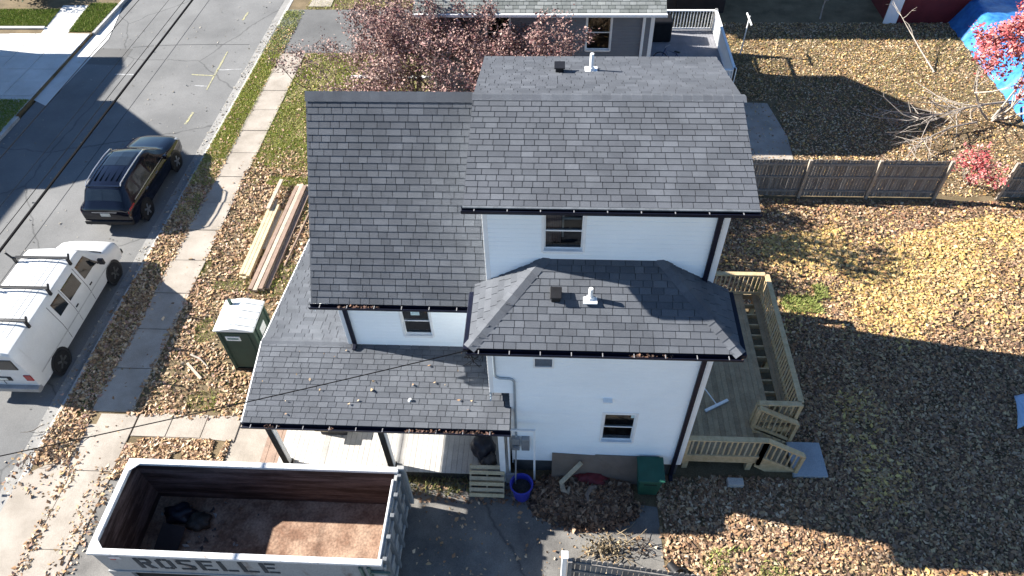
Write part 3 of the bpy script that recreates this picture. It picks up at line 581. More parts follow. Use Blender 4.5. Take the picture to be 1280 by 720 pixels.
def make_van():
    t = thing('parked_van', 'dirty white cargo van with a ladder rack parked by the kerb', 'van', (-15.62, 10.85, -.12))
    white = M('van_white_paint', (.60, .60, .585), .32, .05, 1.5, fine=.05, spec=.5, obj=True); blackp = M('van_black_trim', (.02, .02, .022), .55, .2, 5, obj=True)
    full = [(.86, .30), (.97, .40), (1.0, .75), (1.0, 1.08), (.985, 1.18), (.875, 1.90), (.80, 2.02), (.62, 2.07), (0, 2.11)]
    def sc(kx, zs): return [(x*kx, z) for (x, _), z in zip(full, zs)]
    st = [(0.0, sc(.965, [.42, .46, .75, 1.08, 1.18, 1.84, 1.94, 1.98, 2.01])), (.05, sc(.99, [.38, .42, .75, 1.08, 1.18, 1.89, 2.0, 2.05, 2.09])), (.3, sc(1, [q[1] for q in full])), (1.0, full), (2.0, full), (3.0, full), (3.9, full),
          (4.12, sc(1, [.30, .40, .75, 1.08, 1.18, 1.88, 1.99, 2.03, 2.07])), (4.3, sc(.995, [.30, .40, .75, 1.07, 1.16, 1.68, 1.80, 1.86, 1.90])), (4.78, [(.86, .3), (.97, .4), (1.0, .75), (.99, 1.0), (.975, 1.06), (.93, 1.18), (.86, 1.23), (.65, 1.26), (0, 1.29)]),
          (4.95, [(.86, .3), (.97, .4), (1.0, .75), (.985, .97), (.965, 1.02), (.90, 1.12), (.82, 1.16), (.6, 1.19), (0, 1.22)]), (5.45, [(.84, .3), (.95, .4), (.97, .7), (.95, .88), (.93, .93), (.86, 1.0), (.77, 1.03), (.55, 1.06), (0, 1.08)]),
          (5.62, [(.78, .34), (.88, .42), (.9, .65), (.88, .8), (.86, .84), (.78, .9), (.7, .92), (.5, .94), (0, .95)])]
    L = Loft(st); body = L.mesh(MB()).build('body', white, t, smooth=32, local=True)
    for side in (1, -1):
        for c in ([(3.55, 4.15), (4.42, 4.15), (4.08, 4.88), (3.55, 4.88)], [(2.62, 4.18), (3.35, 4.18), (3.35, 4.86), (2.62, 4.86)], [(2.0, 4.18), (2.5, 4.18), (2.5, 4.86), (2.0, 4.86)]):
            L.patch(MB(), c, side).build('side_window', carglass, t, local=True, fix=False)
        for y0, y1 in ((.32, .36), (1.85, 1.87), (3.44, 3.46), (2.56, 2.575)):
            L.patch(MB(), [(y0, 1.2), (y1, 1.2), (y1, 4.95), (y0, 4.95)], side, .003, 4).build('door_seam', blackp if y0 > 1 else white, t, local=True, fix=False)
        L.patch(MB(), [(.3, 2.15), (4.9, 2.15), (4.9, 2.3), (.3, 2.3)], side, .01, 4).build('rub_strip', M('van_strip', (.42, .42, .41), .5, obj=True), t, local=True, fix=False)
        for y in (2.62, 3.55): MB().box(side*1.0-.02, side*1.0+.02, y, y+.14, 1.0, 1.04).build('door_handle', blackp, t, local=True)
        for y in (1.02, 4.72):
            ab = MB(); arch(ab, side*.995, y, .38, side); ab.build('wheel_arch', blackp, t, local=True); wheel(t, side*.90, y, .37, .25, side, M('van_wheel_steel', (.06, .06, .06), .6, obj=True))
        MB().box(side*.84-.11, side*.84+.11, -.03, .02, .82, 1.08).build('tail_lamp', red_l, t, local=True, bevel=.02)
        L.patch(MB(), [(5.52, 4.6), (5.6, 4.6), (5.6, 3.2), (5.52, 3.2)], side, .01, 3).build('headlamp', M('headlamp', (.5, .5, .5), .15, obj=True), t, local=True, fix=False)
        m = MB(); m.box(side*1.16-.09, side*1.16+.09, 4.28, 4.38, 1.2, 1.42); m.beam((side*.98, 4.33, 1.22), (side*1.1, 4.33, 1.25), .05, .05); m.build('wing_mirror', blackp, t, local=True, bevel=.02)
        MB().box(side*.43-.33, side*.43+.33, -.022, .03, 1.32, 1.78).build('rear_window', carglass, t, local=True, bevel=.03)
    ws = MB()
    for sd in (1, -1): L.patch(ws, [(4.18, 7.99), (4.18, 6.2), (4.72, 5.9), (4.72, 7.99)], sd, .006)
    ws.build('windscreen', carglass, t, local=True, fix=False)
    wp = MB()
    for sd in (1, -1): L.patch(wp, [(4.76, 7.99), (4.76, 5.6), (4.86, 5.6), (4.9, 7.99)], sd, .006)
    wp.build('cowl', blackp, t, local=True, fix=False)
    MB().box(-.98, .98, -.14, .06, .40, .58).build('rear_bumper', M('van_bumper', (.30, .30, .30), .4, metal=.3, obj=True), t, local=True, bevel=.03)
    MB().box(-.22, .30, -.024, .01, .80, .98).build('plate_recess', blackp, t, local=True, bevel=.01)
    MB().box(-.11, .19, -.034, -.024, .84, .95).build('number_plate', M('plate', (.6, .6, .55), .4, obj=True), t, local=True)
    MB().box(-.006, .006, -.012, .02, .62, 1.95).build('door_gap', blackp, t, local=True)
    MB().box(-.9, .9, 5.6, 5.7, .38, .56).build('front_bumper', blackp, t, local=True, bevel=.03); MB().box(-.5, .5, 5.6, 5.64, .6, .85).build('grille', blackp, t, local=True)
    for k in range(6):
        x = -.5+k*.2; MB().box(x-.012, x+.012, .5, 3.7, 2.06, 2.115-.06*abs(x)).build('roof_rib', white, t, local=True)
    for y in (1.05, 2.3, 3.55):
        r = MB(); r.box(-.92, .92, y-.025, y+.025, 2.2, 2.24)
        for sd in (1, -1): r.box(sd*.86-.03, sd*.86+.03, y-.04, y+.04, 1.95, 2.215); r.beam((sd*.9, y, 2.2), (sd*1.0, y, 2.42), .04, .05)
        r.build('rack_bar', blackp, t, local=True)
        MB().box(-.86, .86, y+.09, y+.115, 2.165, 2.19).build('rack_rod', blackp, t, local=True)
    return t
make_van()
def make_suv():
    t = thing('parked_suv', 'black sport utility car with silver roof rails parked by the kerb', 'car', (-15.76, 17.9, -.12))
    paint = M('suv_navy_paint', (.004, .005, .012), .12, .1, 2, fine=.02, spec=.5, obj=True); blackp = M('suv_trim', (.012, .012, .014), .5, obj=True)
    P = lambda w, wr, z: [(w*.9, z[0]), (w*.98, z[1]), (w, z[2]), (w*.99, z[3]), (w*.955, z[4]), (wr, z[5]), (wr*.90, z[6]), (wr*.6, z[7]), (0, z[8])]
    st = [(0, P(.84, .70, [.5, .55, .72, .86, .92, .97, 1.0, 1.01, 1.02])), (.08, P(.92, .74, [.36, .45, .75, .98, 1.04, 1.10, 1.13, 1.14, 1.15])), (.22, P(.95, .72, [.3, .4, .75, 1.0, 1.07, 1.22, 1.27, 1.29, 1.30])),
          (.52, P(.96, .68, [.28, .38, .75, 1.02, 1.08, 1.55, 1.62, 1.65, 1.66])), (.75, P(.965, .69, [.28, .38, .75, 1.02, 1.08, 1.60, 1.67, 1.70, 1.715])), (1.4, P(.965, .70, [.28, .38, .75, 1.02, 1.08, 1.64, 1.71, 1.74, 1.755])), (2.2, P(.965, .70, [.28, .38, .75, 1.01, 1.07, 1.64, 1.71, 1.74, 1.755])),
          (2.75, P(.965, .69, [.28, .38, .75, 1.0, 1.06, 1.58, 1.65, 1.68, 1.695])), (3.15, P(.965, .72, [.28, .38, .75, .99, 1.05, 1.33, 1.40, 1.43, 1.45])), (3.55, P(.96, .80, [.28, .38, .74, .97, 1.02, 1.08, 1.11, 1.13, 1.15])), (3.75, P(.955, .80, [.28, .38, .72, .94, .99, 1.04, 1.07, 1.09, 1.10])),
          (4.45, P(.94, .76, [.28, .38, .68, .86, .91, .96, .99, 1.01, 1.02])), (4.68, P(.88, .70, [.3, .4, .62, .76, .82, .87, .9, .92, .93])), (4.78, P(.78, .62, [.36, .42, .56, .66, .72, .76, .79, .8, .81]))]
    L = Loft(st); L.mesh(MB()).build('body', paint, t, smooth=34, local=True)
    for side in (1, -1):
        for c in ([(2.12, 4.12), (3.38, 4.12), (2.72, 4.9), (2.12, 4.9)], [(1.22, 4.12), (2.02, 4.12), (2.02, 4.9), (1.22, 4.9)], [(.55, 4.3), (1.12, 4.12), (1.12, 4.9), (.72, 4.9)]):
            L.patch(MB(), c, side).build('side_window', carglass, t, local=True, fix=False)
        L.patch(MB(), [(.6, 3.93), (3.45, 3.93), (3.45, 4.03), (.6, 4.03)], side, .008, 8).build('window_trim', chrome, t, local=True, fix=False)
        for y0 in (1.17, 2.07, 3.1): L.patch(MB(), [(y0, 1.2), (y0+.012, 1.2), (y0+.012, 3.9), (y0, 3.9)], side, .003, 4).build('door_seam', blackp, t, local=True, fix=False)
        for y in (1.35, 2.25): MB().box(side*.96-.02, side*.96+.02, y, y+.16, .93, .96).build('door_handle', chrome, t, local=True)
        rl = MB(); rl.tube([(side*.63, .62, 1.66), (side*.635, .72, 1.745), (side*.645, 1.4, 1.785), (side*.645, 2.2, 1.785), (side*.635, 2.66, 1.745), (side*.63, 2.75, 1.67)], .02, 6); rl.build('roof_rail', M('rail_silver', (.62, .63, .65), .3, metal=.6, obj=True), t, smooth=True, local=True)
        for y in (.9, 3.78):
            ab = MB(); arch(ab, side*.955, y, .38, side); ab.build('wheel_arch', blackp, t, local=True); wheel(t, side*.86, y, .365, .24, side)
        tl = MB(); L.patch(tl, [(.03, 3.0), (.45, 3.0), (.45, 3.85), (.05, 3.85)], side, .008); tl.build('tail_lamp', red_l, t, local=True, fix=False)
        L.patch(MB(), [(4.5, 3.0), (4.72, 3.0), (4.68, 4.6), (4.42, 4.4)], side, .008).build('headlamp', M('headlamp', (.5, .5, .5), .15, obj=True), t, local=True, fix=False)
        m = MB(); m.box(side*1.06-.08, side*1.06+.08, 3.02, 3.14, 1.02, 1.18); m.beam((side*.93, 3.08, 1.04), (side*1.0, 3.08, 1.06), .05, .04); m.build('wing_mirror', paint, t, local=True, bevel=.03)
    for nm, c in (('windscreen', [(2.8, 7.99), (2.8, 6.1), (3.5, 5.5), (3.5, 7.99)]), ('rear_window', [(.24, 7.99), (.24, 5.3), (.5, 5.7), (.5, 7.99)]), ('sunroof', [(1.7, 7.99), (1.7, 6.7), (2.55, 6.7), (2.55, 7.99)])):
        b = MB()
        for sd in (1, -1): L.patch(b, c, sd, .007)
        b.build(nm, carglass, t, local=True, fix=False)
    for k in range(5): MB().box(-.4+k*.2-.008, -.4+k*.2+.008, .85, 1.65, 1.70, 1.752).build('roof_rib', paint, t, local=True)
    MB().box(-.9, .9, -.05, .08, .42, .60).build('rear_bumper', blackp, t, local=True, bevel=.04); MB().box(-.62, .62, .56, .66, 1.655, 1.69).build('spoiler', paint, t, local=True, bevel=.015)
    MB().box(-.17, .17, -.02, .03, .80, .93).build('number_plate', M('plate', (.6, .6, .55), .4, obj=True), t, local=True)
    MB().box(-.45, .45, -.012, .05, .96, .985).build('chrome_strip', chrome, t, local=True)
    return t
make_suv()

# ------------------------------------------------------------------ roll-off container
def make_dumpster():
    X0, X1, Y0, Y1, ZT, ZF = -9.95, -3.45, 5.56, 7.78, 1.92, .24
    t = thing('dumpster', 'open grey steel roll-off dumpster with rusty inside and stencilled lettering', 'dumpster', ((X0+X1)/2, (Y0+Y1)/2, 0))
    paint = M('dumpster_grey', (.32, .32, .315), .55, scale=2.2, col2=(.13, .085, .065), fine=.14, bump=.15, thr=(.57, .74), stretch=(1, 1, .45)); rimm = M('rim_pale', (.60, .60, .60), .5, scale=5, col2=(.27, .22, .19), fine=.14, thr=(.60, .72))
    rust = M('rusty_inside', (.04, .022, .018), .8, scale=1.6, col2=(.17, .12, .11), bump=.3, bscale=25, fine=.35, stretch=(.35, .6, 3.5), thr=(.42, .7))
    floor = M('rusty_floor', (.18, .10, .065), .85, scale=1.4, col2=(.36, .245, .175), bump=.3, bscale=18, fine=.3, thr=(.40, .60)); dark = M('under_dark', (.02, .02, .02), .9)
    th = .07
    MB().box(X0+.02, X1-.02, Y0+.02, Y1-.02, ZF-.08, ZF).build('floor', floor, t)
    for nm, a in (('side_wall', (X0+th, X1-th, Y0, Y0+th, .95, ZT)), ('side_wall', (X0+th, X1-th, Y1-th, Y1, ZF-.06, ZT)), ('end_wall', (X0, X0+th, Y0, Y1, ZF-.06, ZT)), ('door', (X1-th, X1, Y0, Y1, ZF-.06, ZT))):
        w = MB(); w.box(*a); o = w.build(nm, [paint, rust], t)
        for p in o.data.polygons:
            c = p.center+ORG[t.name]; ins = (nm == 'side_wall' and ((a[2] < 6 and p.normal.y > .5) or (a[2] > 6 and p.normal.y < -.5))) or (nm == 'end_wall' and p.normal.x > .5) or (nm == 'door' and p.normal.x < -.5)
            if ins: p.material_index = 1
    MB().box(X0+th, X1-th, Y0+.09, Y0+.13, ZF-.06, .95).build('lower_wall', rust, t); MB().box(X0+.5, X1-.1, Y0+.05, Y0+.09, .2, .94).build('lower_side', dark, t)
    for a in ((X0-.04, X1+.02, Y0-.05, Y0+.09, ZT, ZT+.10), (X0-.04, X1+.02, Y1-.09, Y1+.05, ZT, ZT+.10), (X0-.05, X0+.09, Y0+.09, Y1-.09, ZT, ZT+.098)): MB().box(*a).build('rim', rimm, t, bevel=.015)
    MB().box(X1-.10, X1-.045, Y0+.10, Y1-.25, ZT, ZT+.07).build('rim', rimm, t, bevel=.015)
    for (x, y, sx, sy) in ((X0, Y0, 1, 1), (X0, Y1, 1, -1)): MB().prism([(x+.06*sx, y+.06*sy, ZT+.07), (x+.3*sx, y+.06*sy, ZT+.07), (x+.06*sx, y+.3*sy, ZT+.07)], (0, 0, .025)).build('corner_plate', rimm, t)
    for k in range(9):
        if k in (2, 5): continue
    for k in range(5):
        y = Y0+.12+k*(Y1-Y0-.24)/4; MB().box(X1, X1+.10, y-.05, y+.05, .2, ZT+.04).build('door_rib', M('door_rib_grey', (.15, .16, .17), .5, .15, 3, fine=.1), t, bevel=.012)
    for z in (.35, 1.0, 1.7): MB().box(X1+.003, X1+.06, Y0, Y1, z-.06, z+.06).build('door_bar', paint, t, bevel=.012)
    MB().box(X1-.02, X1+.16, Y1-.02, Y1+.08, .2, ZT+.12).build('hinge_post', paint, t, bevel=.012); MB().box(X1-.3, X1+.14, Y0-.07, Y0-.02, 1.55, 1.62).build('latch', M('latch_green', (.10, .14, .12), .6), t)
    MB().box(X1-.34, X1-.28, Y0-.07, Y0-.002, 1.0, 1.85).build('latch', M('latch_green', (.10, .14, .12), .6), t); MB().box(X1-.52, X1-.46, Y0-.07, Y0-.002, 1.0, 1.85).build('latch', M('latch_green', (.10, .14, .12), .6), t)
    for y in (Y0, Y1):
        for k in range(9):
            x = X0+.35+k*.72
            if y == Y1: MB().box(x-.05, x+.05, Y1, Y1+.07, .2, ZT).build('side_rib', paint, t, bevel=.01)
    MB().box(X0-.03, X0+.5, Y0-.03, Y0+.03, .2, .95).build('side_post', paint, t); MB().box(X0, X1, Y0-.025, Y0+.05, .9, .96).build('rub_rail', paint, t, bevel=.01)
    for x in (X0+.5, X1-.5):
        for y in (Y0+.35, Y1-.35): b = MB(); b.lathe((x-.1, y, .1), [(.1, 0), (.1, .2)], 14, axis='x'); b.build('roller', dark, t)
    for y in (Y0+.7, Y1-.7): MB().box(X0+.05, X1-.05, y-.04, y+.04, .03, ZF-.08).build('skid_rail', dark, t)
    # stencilled lettering: one plate per letter, with stencil bridges
    ink = M('stencil_ink', (.045, .05, .055), .8, .3, 10, fine=.3); G = {}
    def bar(b, x0, z0, x1, z1): b.box(x0, x1, Y0-.012, Y0-.003, z0, z1)
    zb, hh, lw, st, x = 1.18, .56, .36, .10, -9.08
    for ch in 'ROSELLE':
        b = MB(); z1 = zb+hh; zm = zb+hh*.52; g = .025
        if ch in 'RELO': 
            if ch == 'O': bar(b, x, zb+.06, x+st, z1-.06); bar(b, x+lw-st, zb+.06, x+lw, z1-.06)
            else: bar(b, x, zb, x+st, z1)
        if ch == 'R':
            bar(b, x+st+g, z1-.09, x+lw-.05, z1); bar(b, x+st+g, zm-.05, x+lw-.05, zm+.04); bar(b, x+lw-.10, zm+.04, x+lw, z1-.03); b.prism([(x+lw*.45, Y0-.012, zm-.07), (x+lw*.72, Y0-.012, zm-.07), (x+lw+.02, Y0-.012, zb), (x+lw-.12, Y0-.012, zb)], (0, .009, 0))
        if ch == 'O': bar(b, x+.07, z1-.08, x+lw/2-g/2, z1); bar(b, x+lw/2+g/2, z1-.08, x+lw-.07, z1); bar(b, x+.07, zb, x+lw/2-g/2, zb+.08); bar(b, x+lw/2+g/2, zb, x+lw-.07, zb+.08)
        if ch == 'S':
            bar(b, x+.05, z1-.08, x+lw, z1); bar(b, x, zm+.02, x+st, z1-.06); b.prism([(x, Y0-.012, zm+.05), (x+st, Y0-.012, zm+.07), (x+lw, Y0-.012, zm-.06), (x+lw-st, Y0-.012, zm-.08)], (0, .009, 0)); bar(b, x+lw-st, zb+.06, x+lw, zm-.05); bar(b, x, zb, x+lw-.05, zb+.08)
        if ch == 'E': bar(b, x+st+g, z1-.08, x+lw, z1); bar(b, x+st+g, zm-.04, x+lw-.06, zm+.04); bar(b, x+st+g, zb, x+lw, zb+.08)
        if ch == 'L': bar(b, x+st+g, zb, x+lw, zb+.08)
        b.build('letter', ink, t); x += .475
    MB().box(-9.62, -9.36, Y0-.012, Y0-.002, 1.66, 1.78).build('sticker', M('sticker_white', (.6, .55, .55), .6, .2, 20), t); MB().box(-9.62, -9.5, Y0-.014, Y0-.003, 1.6, 1.66).build('sticker', M('sticker_red', (.4, .08, .07), .6), t)
make_dumpster()
def lump(name, c, r, m, lab, cat, sq=.6, seed=1, group=None, n=3, amp=.3, parent=None):
    bm = bmesh.new(); bmesh.ops.create_icosphere(bm, subdivisions=n, radius=1); rr = random.Random(seed); ph = [rr.uniform(0, 6) for _ in range(9)]
    for v in bm.verts:
        d = v.co.normalized(); k = 1+amp*(math.sin(d.x*4+ph[0])*math.sin(d.y*5+ph[1])+.5*math.sin(d.z*9+ph[2]+d.x*7)+.35*math.sin(d.y*13+ph[3])*math.sin(d.x*12+ph[4]))
        v.co = Vector((d.x*r[0]*k, d.y*r[1]*k, max(d.z*r[2]*k, -r[2]*sq)+r[2]*sq))
    me = bpy.data.meshes.new(name); bm.to_mesh(me); bm.free(); me.materials.append(m); me.polygons.foreach_set('use_smooth', [True]*len(me.polygons))
    o = bpy.data.objects.new(name, me); C.objects.link(o); o.location = c; return tag(o, lab, cat, group)
bagm = M('bag_plastic', (.012, .013, .022), .45, .3, 6, spec=.4, bump=.5, bscale=14, fine=.2)
lump('trash_bag', (-9.15, 7.2, .24), (.36, .26, .19), bagm, 'crumpled dark bin bag in the shaded corner of the dumpster', 'trash bag', seed=3, amp=.22)
lump('trash_bag', (-8.6, 7.05, .24), (.3, .24, .13), M('bag_brown', (.05, .042, .035), .5, .3, 6, bump=.5, bscale=14), 'small brown bundle of rubbish inside the dumpster', 'trash bag', seed=5, amp=.25)
bd = MB(); bd.prism([(-9.5, 6.2, .26), (-8.9, 6.1, .26), (-8.8, 6.8, .5), (-9.4, 6.9, .5)], (0, 0, .015)); tag(bd.build('board_scrap', M('dark_board', (.04, .03, .03), .8)), 'dark sheet of board leaning inside the dumpster', 'board')

# ------------------------------------------------------------------ portable toilet
def make_toilet():
    X0, X1, Y0, Y1, ZE = -9.30, -8.22, 11.86, 12.92, 1.92
    t = thing('portable_toilet', 'dark green portable toilet with white roof on the leafy lawn', 'portable toilet', ((X0+X1)/2, (Y0+Y1)/2, 0))
    gm = M('toilet_green', (.022, .055, .045), .5, .12, 3, fine=.08); wm = M('toilet_roof', (.66, .67, .66), .5, .06, 3, fine=.05)
    MB().box(X0, X1, Y0, Y1, .02, .14).build('base', black, t); MB().box(X0+.03, X1-.03, Y0+.03, Y1-.03, .14, ZE).build('cabin', gm, t, bevel=.03)
    for x in (X0+.05, X1-.05):
        for y in (Y0+.05, Y1-.05): MB().box(x-.05, x+.05, y-.05, y+.05, .1, ZE+.01).build('corner_post', gm, t, bevel=.015)
    yc = (Y0+Y1)/2; xc = (X0+X1)/2; r = MB()
    a = [(X0-.04, Y0-.05, ZE), (X1+.04, Y0-.05, ZE), (X1+.04, Y1+.05, ZE), (X0-.04, Y1+.05, ZE), (xc, Y0-.05, ZE+.17), (xc, Y1+.05, ZE+.17), (X0-.04, Y0-.05, ZE+.05), (X1+.04, Y0-.05, ZE+.05), (X1+.04, Y1+.05, ZE+.05), (X0-.04, Y1+.05, ZE+.05)]
    r.add(a, [(0, 3, 2, 1), (0, 1, 7, 4, 6), (2, 3, 9, 5, 8), (3, 0, 6, 9), (1, 2, 8, 7), (6, 4, 5, 9), (4, 7, 8, 5)]); ro = r.build('roof', wm, t, bevel=.02)
    for k in range(4):
        y = Y0+.12+k*.27; MB().beam((X0, y, ZE+.065), (xc-.05, y, ZE+.175), .03, .02).build('roof_rib', wm, ro); MB().beam((X1, y, ZE+.065), (xc+.05, y, ZE+.175), .03, .02).build('roof_rib', wm, ro)
    MB().box(X0+.18, X1-.18, Y0+.012, Y0+.03, .25, 1.8).build('back_panel', gm, t, bevel=.02)
    MB().box(X0+.2, X0+.62, Y0-.002, Y0+.012, 1.48, 1.66).build('sign', M('sign_white', (.7, .72, .72), .5, .1, 20), t); MB().box(X0+.25, X0+.57, Y0-.006, Y0-.003, 1.54, 1.60).build('sign_lettering', M('sign_ink', (.06, .16, .14), .6), t)
    MB().box(X1-.03, X1+.0, Y0+.2, Y1-.2, .2, 1.8).build('door', gm, t, bevel=.01); MB().box(X1, X1+.012, Y0+.35, Y0+.7, 1.3, 1.6).build('sign', M('sign_white', (.7, .72, .72), .5, .1, 20), t)
    MB().tube([(X0+.2, Y1-.15, ZE), (X0+.2, Y1-.15, ZE+.3)], .05, 10).build('vent_pipe', gm, t)
make_toilet()

# ------------------------------------------------------------------ lumber on the lawn
def plank(p, q, w, h, m, lab, roll=0, group='boards stacked on the leafy front lawn'):
    b = MB(); b.beam(p, q, w, h, up=(roll, 0, 1)); return tag(b.build('plank', lumber_m[m], bevel=.006), lab, 'plank', group)
ordn = ['by the sidewalk', 'in the middle', 'by the offcut']
for i in range(3):
    for j in range(2): plank((-10.33+i*.13, 15.5+random.uniform(0, .2)+j*.1, .05+j*.09), (-10.30+i*.13, 19.2+random.uniform(0, .35), .05+j*.09), .12, .08, [0, 1, 0][i], 'pale new timber board, %s layer of the tidy stack, row %s' % (['bottom', 'top'][j], ordn[i]), group='new boards in the tidy stack')
plank((-9.95, 17.0, .05), (-9.9, 19.0, .05), .16, .09, 1, 'short pale timber offcut beside the tidy board stack'); plank((-10.3, 18.9, .25), (-10.25, 20.6, .25), .14, .05, 2, 'thin board poking out from under the tidy stack end')
rows = ['nearest the tidy stack', 'second from the tidy stack', 'third from the tidy stack', 'closest to the thin batten']
for i in range(4):
    for j in range(2 if i < 3 else 1): plank((-9.80+i*.17, 14.95+random.uniform(0, .3), .05+j*.09), (-9.62+i*.17+random.uniform(-.03, .03), 20.3+random.uniform(-.2, .3), .05+j*.09), .14, .085, 2+(i+j) % 2, 'greyish timber board in the loose pile, %s layer, row %s' % (['bottom', 'top'][j], rows[i]), group='grey boards in the loose pile')
plank((-9.0, 16.2, .06), (-8.75, 19.8, .06), .05, .05, 3, 'thin batten beside the loose board pile on the leaves'); plank((-10.87, 12.06, .05), (-10.24, 11.5, .05), .08, .05, 2, 'short broken piece of wood on the lawn by the walkway')
sk1 = MB(); sk1.tube([(-10.9, 12.4, .03), (-10.5, 12.2, .1), (-10.2, 11.95, .06)], [.03, .025, .02], 6); tag(sk1.build('log', palebark), 'short pale stick lying on leaves near the portable toilet', 'stick')

# ------------------------------------------------------------------ things along the house wall
bn = thing('wheeled_bin', 'dark green wheeled rubbish bin standing against the white wall', 'bin', (2.66, 8.5, 0)); gb = M('bin_green', (.018, .085, .06), .45, .12, 4, fine=.08)
b = MB(); x0, x1, y0, y1 = 2.36, 2.96, 8.2, 8.8
b.add([(x0+.06, y0+.1, .05), (x1-.06, y0+.1, .05), (x1-.06, y1-.05, .05), (x0+.06, y1-.05, .05), (x0, y0, .98), (x1, y0, .98), (x1, y1, .98), (x0, y1, .98)], [(0, 3, 2, 1), (4, 5, 6, 7), (0, 1, 5, 4), (1, 2, 6, 5), (2, 3, 7, 6), (3, 0, 4, 7)]); b.build('body', gb, bn, bevel=.03)
b = MB(); b.prism([(x0-.03, y0-.04, .99), (x1+.03, y0-.04, .99), (x1+.03, y1+.03, 1.04), (x0-.03, y1+.03, 1.04)], (0, 0, .05)); b.build('lid', gb, bn, bevel=.02)
b = MB(); b.tube([(x0+.05, y1+.06, 1.0), (x1-.05, y1+.06, 1.0)], .02, 8); b.build('handle', gb, bn)
for x in (x0+.02, x1-.06): b = MB(); b.lathe((x, y1-.02, .12), [(.12, 0), (.12, .05)], 16, axis='x'); b.build('wheel', tyre_m, bn)
b = MB(); b.box(2.5, 2.82, y0-.012+.03, y0+.04, .74, .78); b.build('grip', black, bn)
tb = thing('blue_tub', 'round blue plastic tub on the driveway by the white posts', 'tub', (-.56, 8.2, 0)); bl = M('tub_blue', (.035, .04, .30), .4, .1, 4, fine=.05)
b = MB(); b.lathe((-.56, 8.2, 0), [(.2, .0), (.27, .6), (.30, .6), (.30, .63), (.26, .63), (.20, .12), (.01, .1)], 22); b.build('body', bl, tb, smooth=40)
b = MB(); b.lathe((-.56, 8.2, 0), [(.23, .36), (.24, .44), (.01, .47)], 16); b.build('contents', M('tub_debris', (.03, .028, .03), .9, .5, 20), tb)
sp = MB(); sp.tube([(-.72, 8.25, .3), (-.70, 8.72, 1.55)], .02, 6); sp.box(-.77, -.63, 8.68, 8.74, 1.5, 1.56); tag(sp.build('shovel', steel), 'grey metal handled tool standing in the blue tub against the wall', 'tool')
bc = MB(); bc.box(-.98, -.55, 8.5, 8.56, .05, .5); tag(bc.build('grey_board', M('cbd_grey', (.25, .25, .27), .8)), 'small grey board leaning behind the blue tub', 'board')
pt = thing('wooden_pallet', 'pale wooden pallet leaning against the porch front', 'pallet', (-1.46, 8.2, 0))
pa = Vector((-1.46, 8.12, .02)); slope = Vector((0, .38, .42)).normalized(); Lp = .85
for i in range(6):
    c = pa+slope*(.05+i*(Lp-.1)/5)+Vector((0, -.04, .05)); MB().beam(c-Vector((.45, 0, 0)), c+Vector((.45, 0, 0)), .095, .02, up=Vector((0, -.42, .38))).build('slat', lumber_m[i % 2], pt)
for x in (-.43, 0, .43): MB().beam(pa+Vector((x, 0, 0)), pa+slope*Lp+Vector((x, 0, 0)), .04, .08, up=Vector((0, -.42, .38))).build('stringer', lumber_m[1], pt)
for i in range(3):
    c = pa+slope*(.1+i*.33)+Vector((0, .035, -.04)); MB().beam(c-Vector((.45, 0, 0)), c+Vector((.45, 0, 0)), .095, .018, up=Vector((0, -.42, .38))).build('slat', lumber_m[1], pt)
cb = MB(); cb.prism([(.2, 8.62, .02), (2.44, 8.62, .02), (2.44, 8.88, 1.0), (1.3, 8.88, 1.02), (1.28, 8.88, .98), (.2, 8.88, 1.04)], (0, -.02, .005)); tag(cb.build('cardboard_sheet', M('cardboard', (.20, .155, .12), .85, .12, 2, fine=.06)), 'long brown cardboard sheet leaning on the wall behind the leaf pile', 'cardboard')
bx = MB(); bx.box(-6.05, -5.35, 9.55, 10.0, .43, .82); tag(bx.build('porch_box', M('box_dark', (.03, .03, .035), .6)), 'dark storage box on the sunny porch boards', 'box')
bx = MB(); bx.box(-6.12, -5.75, 9.4, 9.75, .83, .9); tag(bx.build('box_lid', lumber_m[0]), 'small tan board lying on the dark porch storage box', 'board')
lump('trash_bag', (-1.6, 9.2, .42), (.3, .38, .5), bagm, 'black bin bag at the shaded end of the porch', 'trash bag', seed=8, amp=.15)
lump('trash_bag', (-1.45, 8.85, .42), (.22, .2, .28), M('bag_grey', (.035, .03, .03), .6, .4, 7, bump=.5, bscale=14), 'small dark grey bundle beside the black bag on the porch', 'trash bag', seed=12, amp=.2)
# debris heap
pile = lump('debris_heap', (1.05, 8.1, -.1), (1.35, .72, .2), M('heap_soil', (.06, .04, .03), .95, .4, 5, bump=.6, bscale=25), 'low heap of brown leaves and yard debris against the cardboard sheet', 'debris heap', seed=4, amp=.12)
pb = MB(); pb.beam((.42, 8.35, .42), (.95, 8.72, .86), .11, .05); tag(pb.build('plank', lumber_m[1], bevel=.005), 'pale plank end sticking up out of the debris heap', 'plank')
rg = MB(); rg.tube([(.45, 8.42, .4), (.5, 8.2, .36), (.62, 8.15, .34), (.66, 8.3, .36)], [.06, .07, .06, .03], 8); tag(rg.build('rag', M('rag_tan', (.33, .27, .2), .9, .2, 9)), 'crumpled tan scrap below the plank on the debris heap', 'rag')
rg = MB(); rg.tube([(1.35, 8.35, .34), (1.2, 8.3, .34), (1.1, 8.1, .33), (1.12, 7.9, .27), (1.06, 7.65, .2), (.98, 7.55, .12)], [.04, .07, .06, .03, .03, .04], 8); tag(rg.build('rag', M('rag_brown', (.20, .15, .12), .9, .2, 9)), 'long twisted grey brown rag lying over the debris heap', 'rag')
lump('red_tarp', (1.2, 8.62, .15), (.42, .22, .16), M('tarp_red', (.14, .02, .025), .6, .3, 6, bump=.4, bscale=20), 'crumpled dark red cloth on the heap by the cardboard', 'cloth', seed=9, amp=.2)
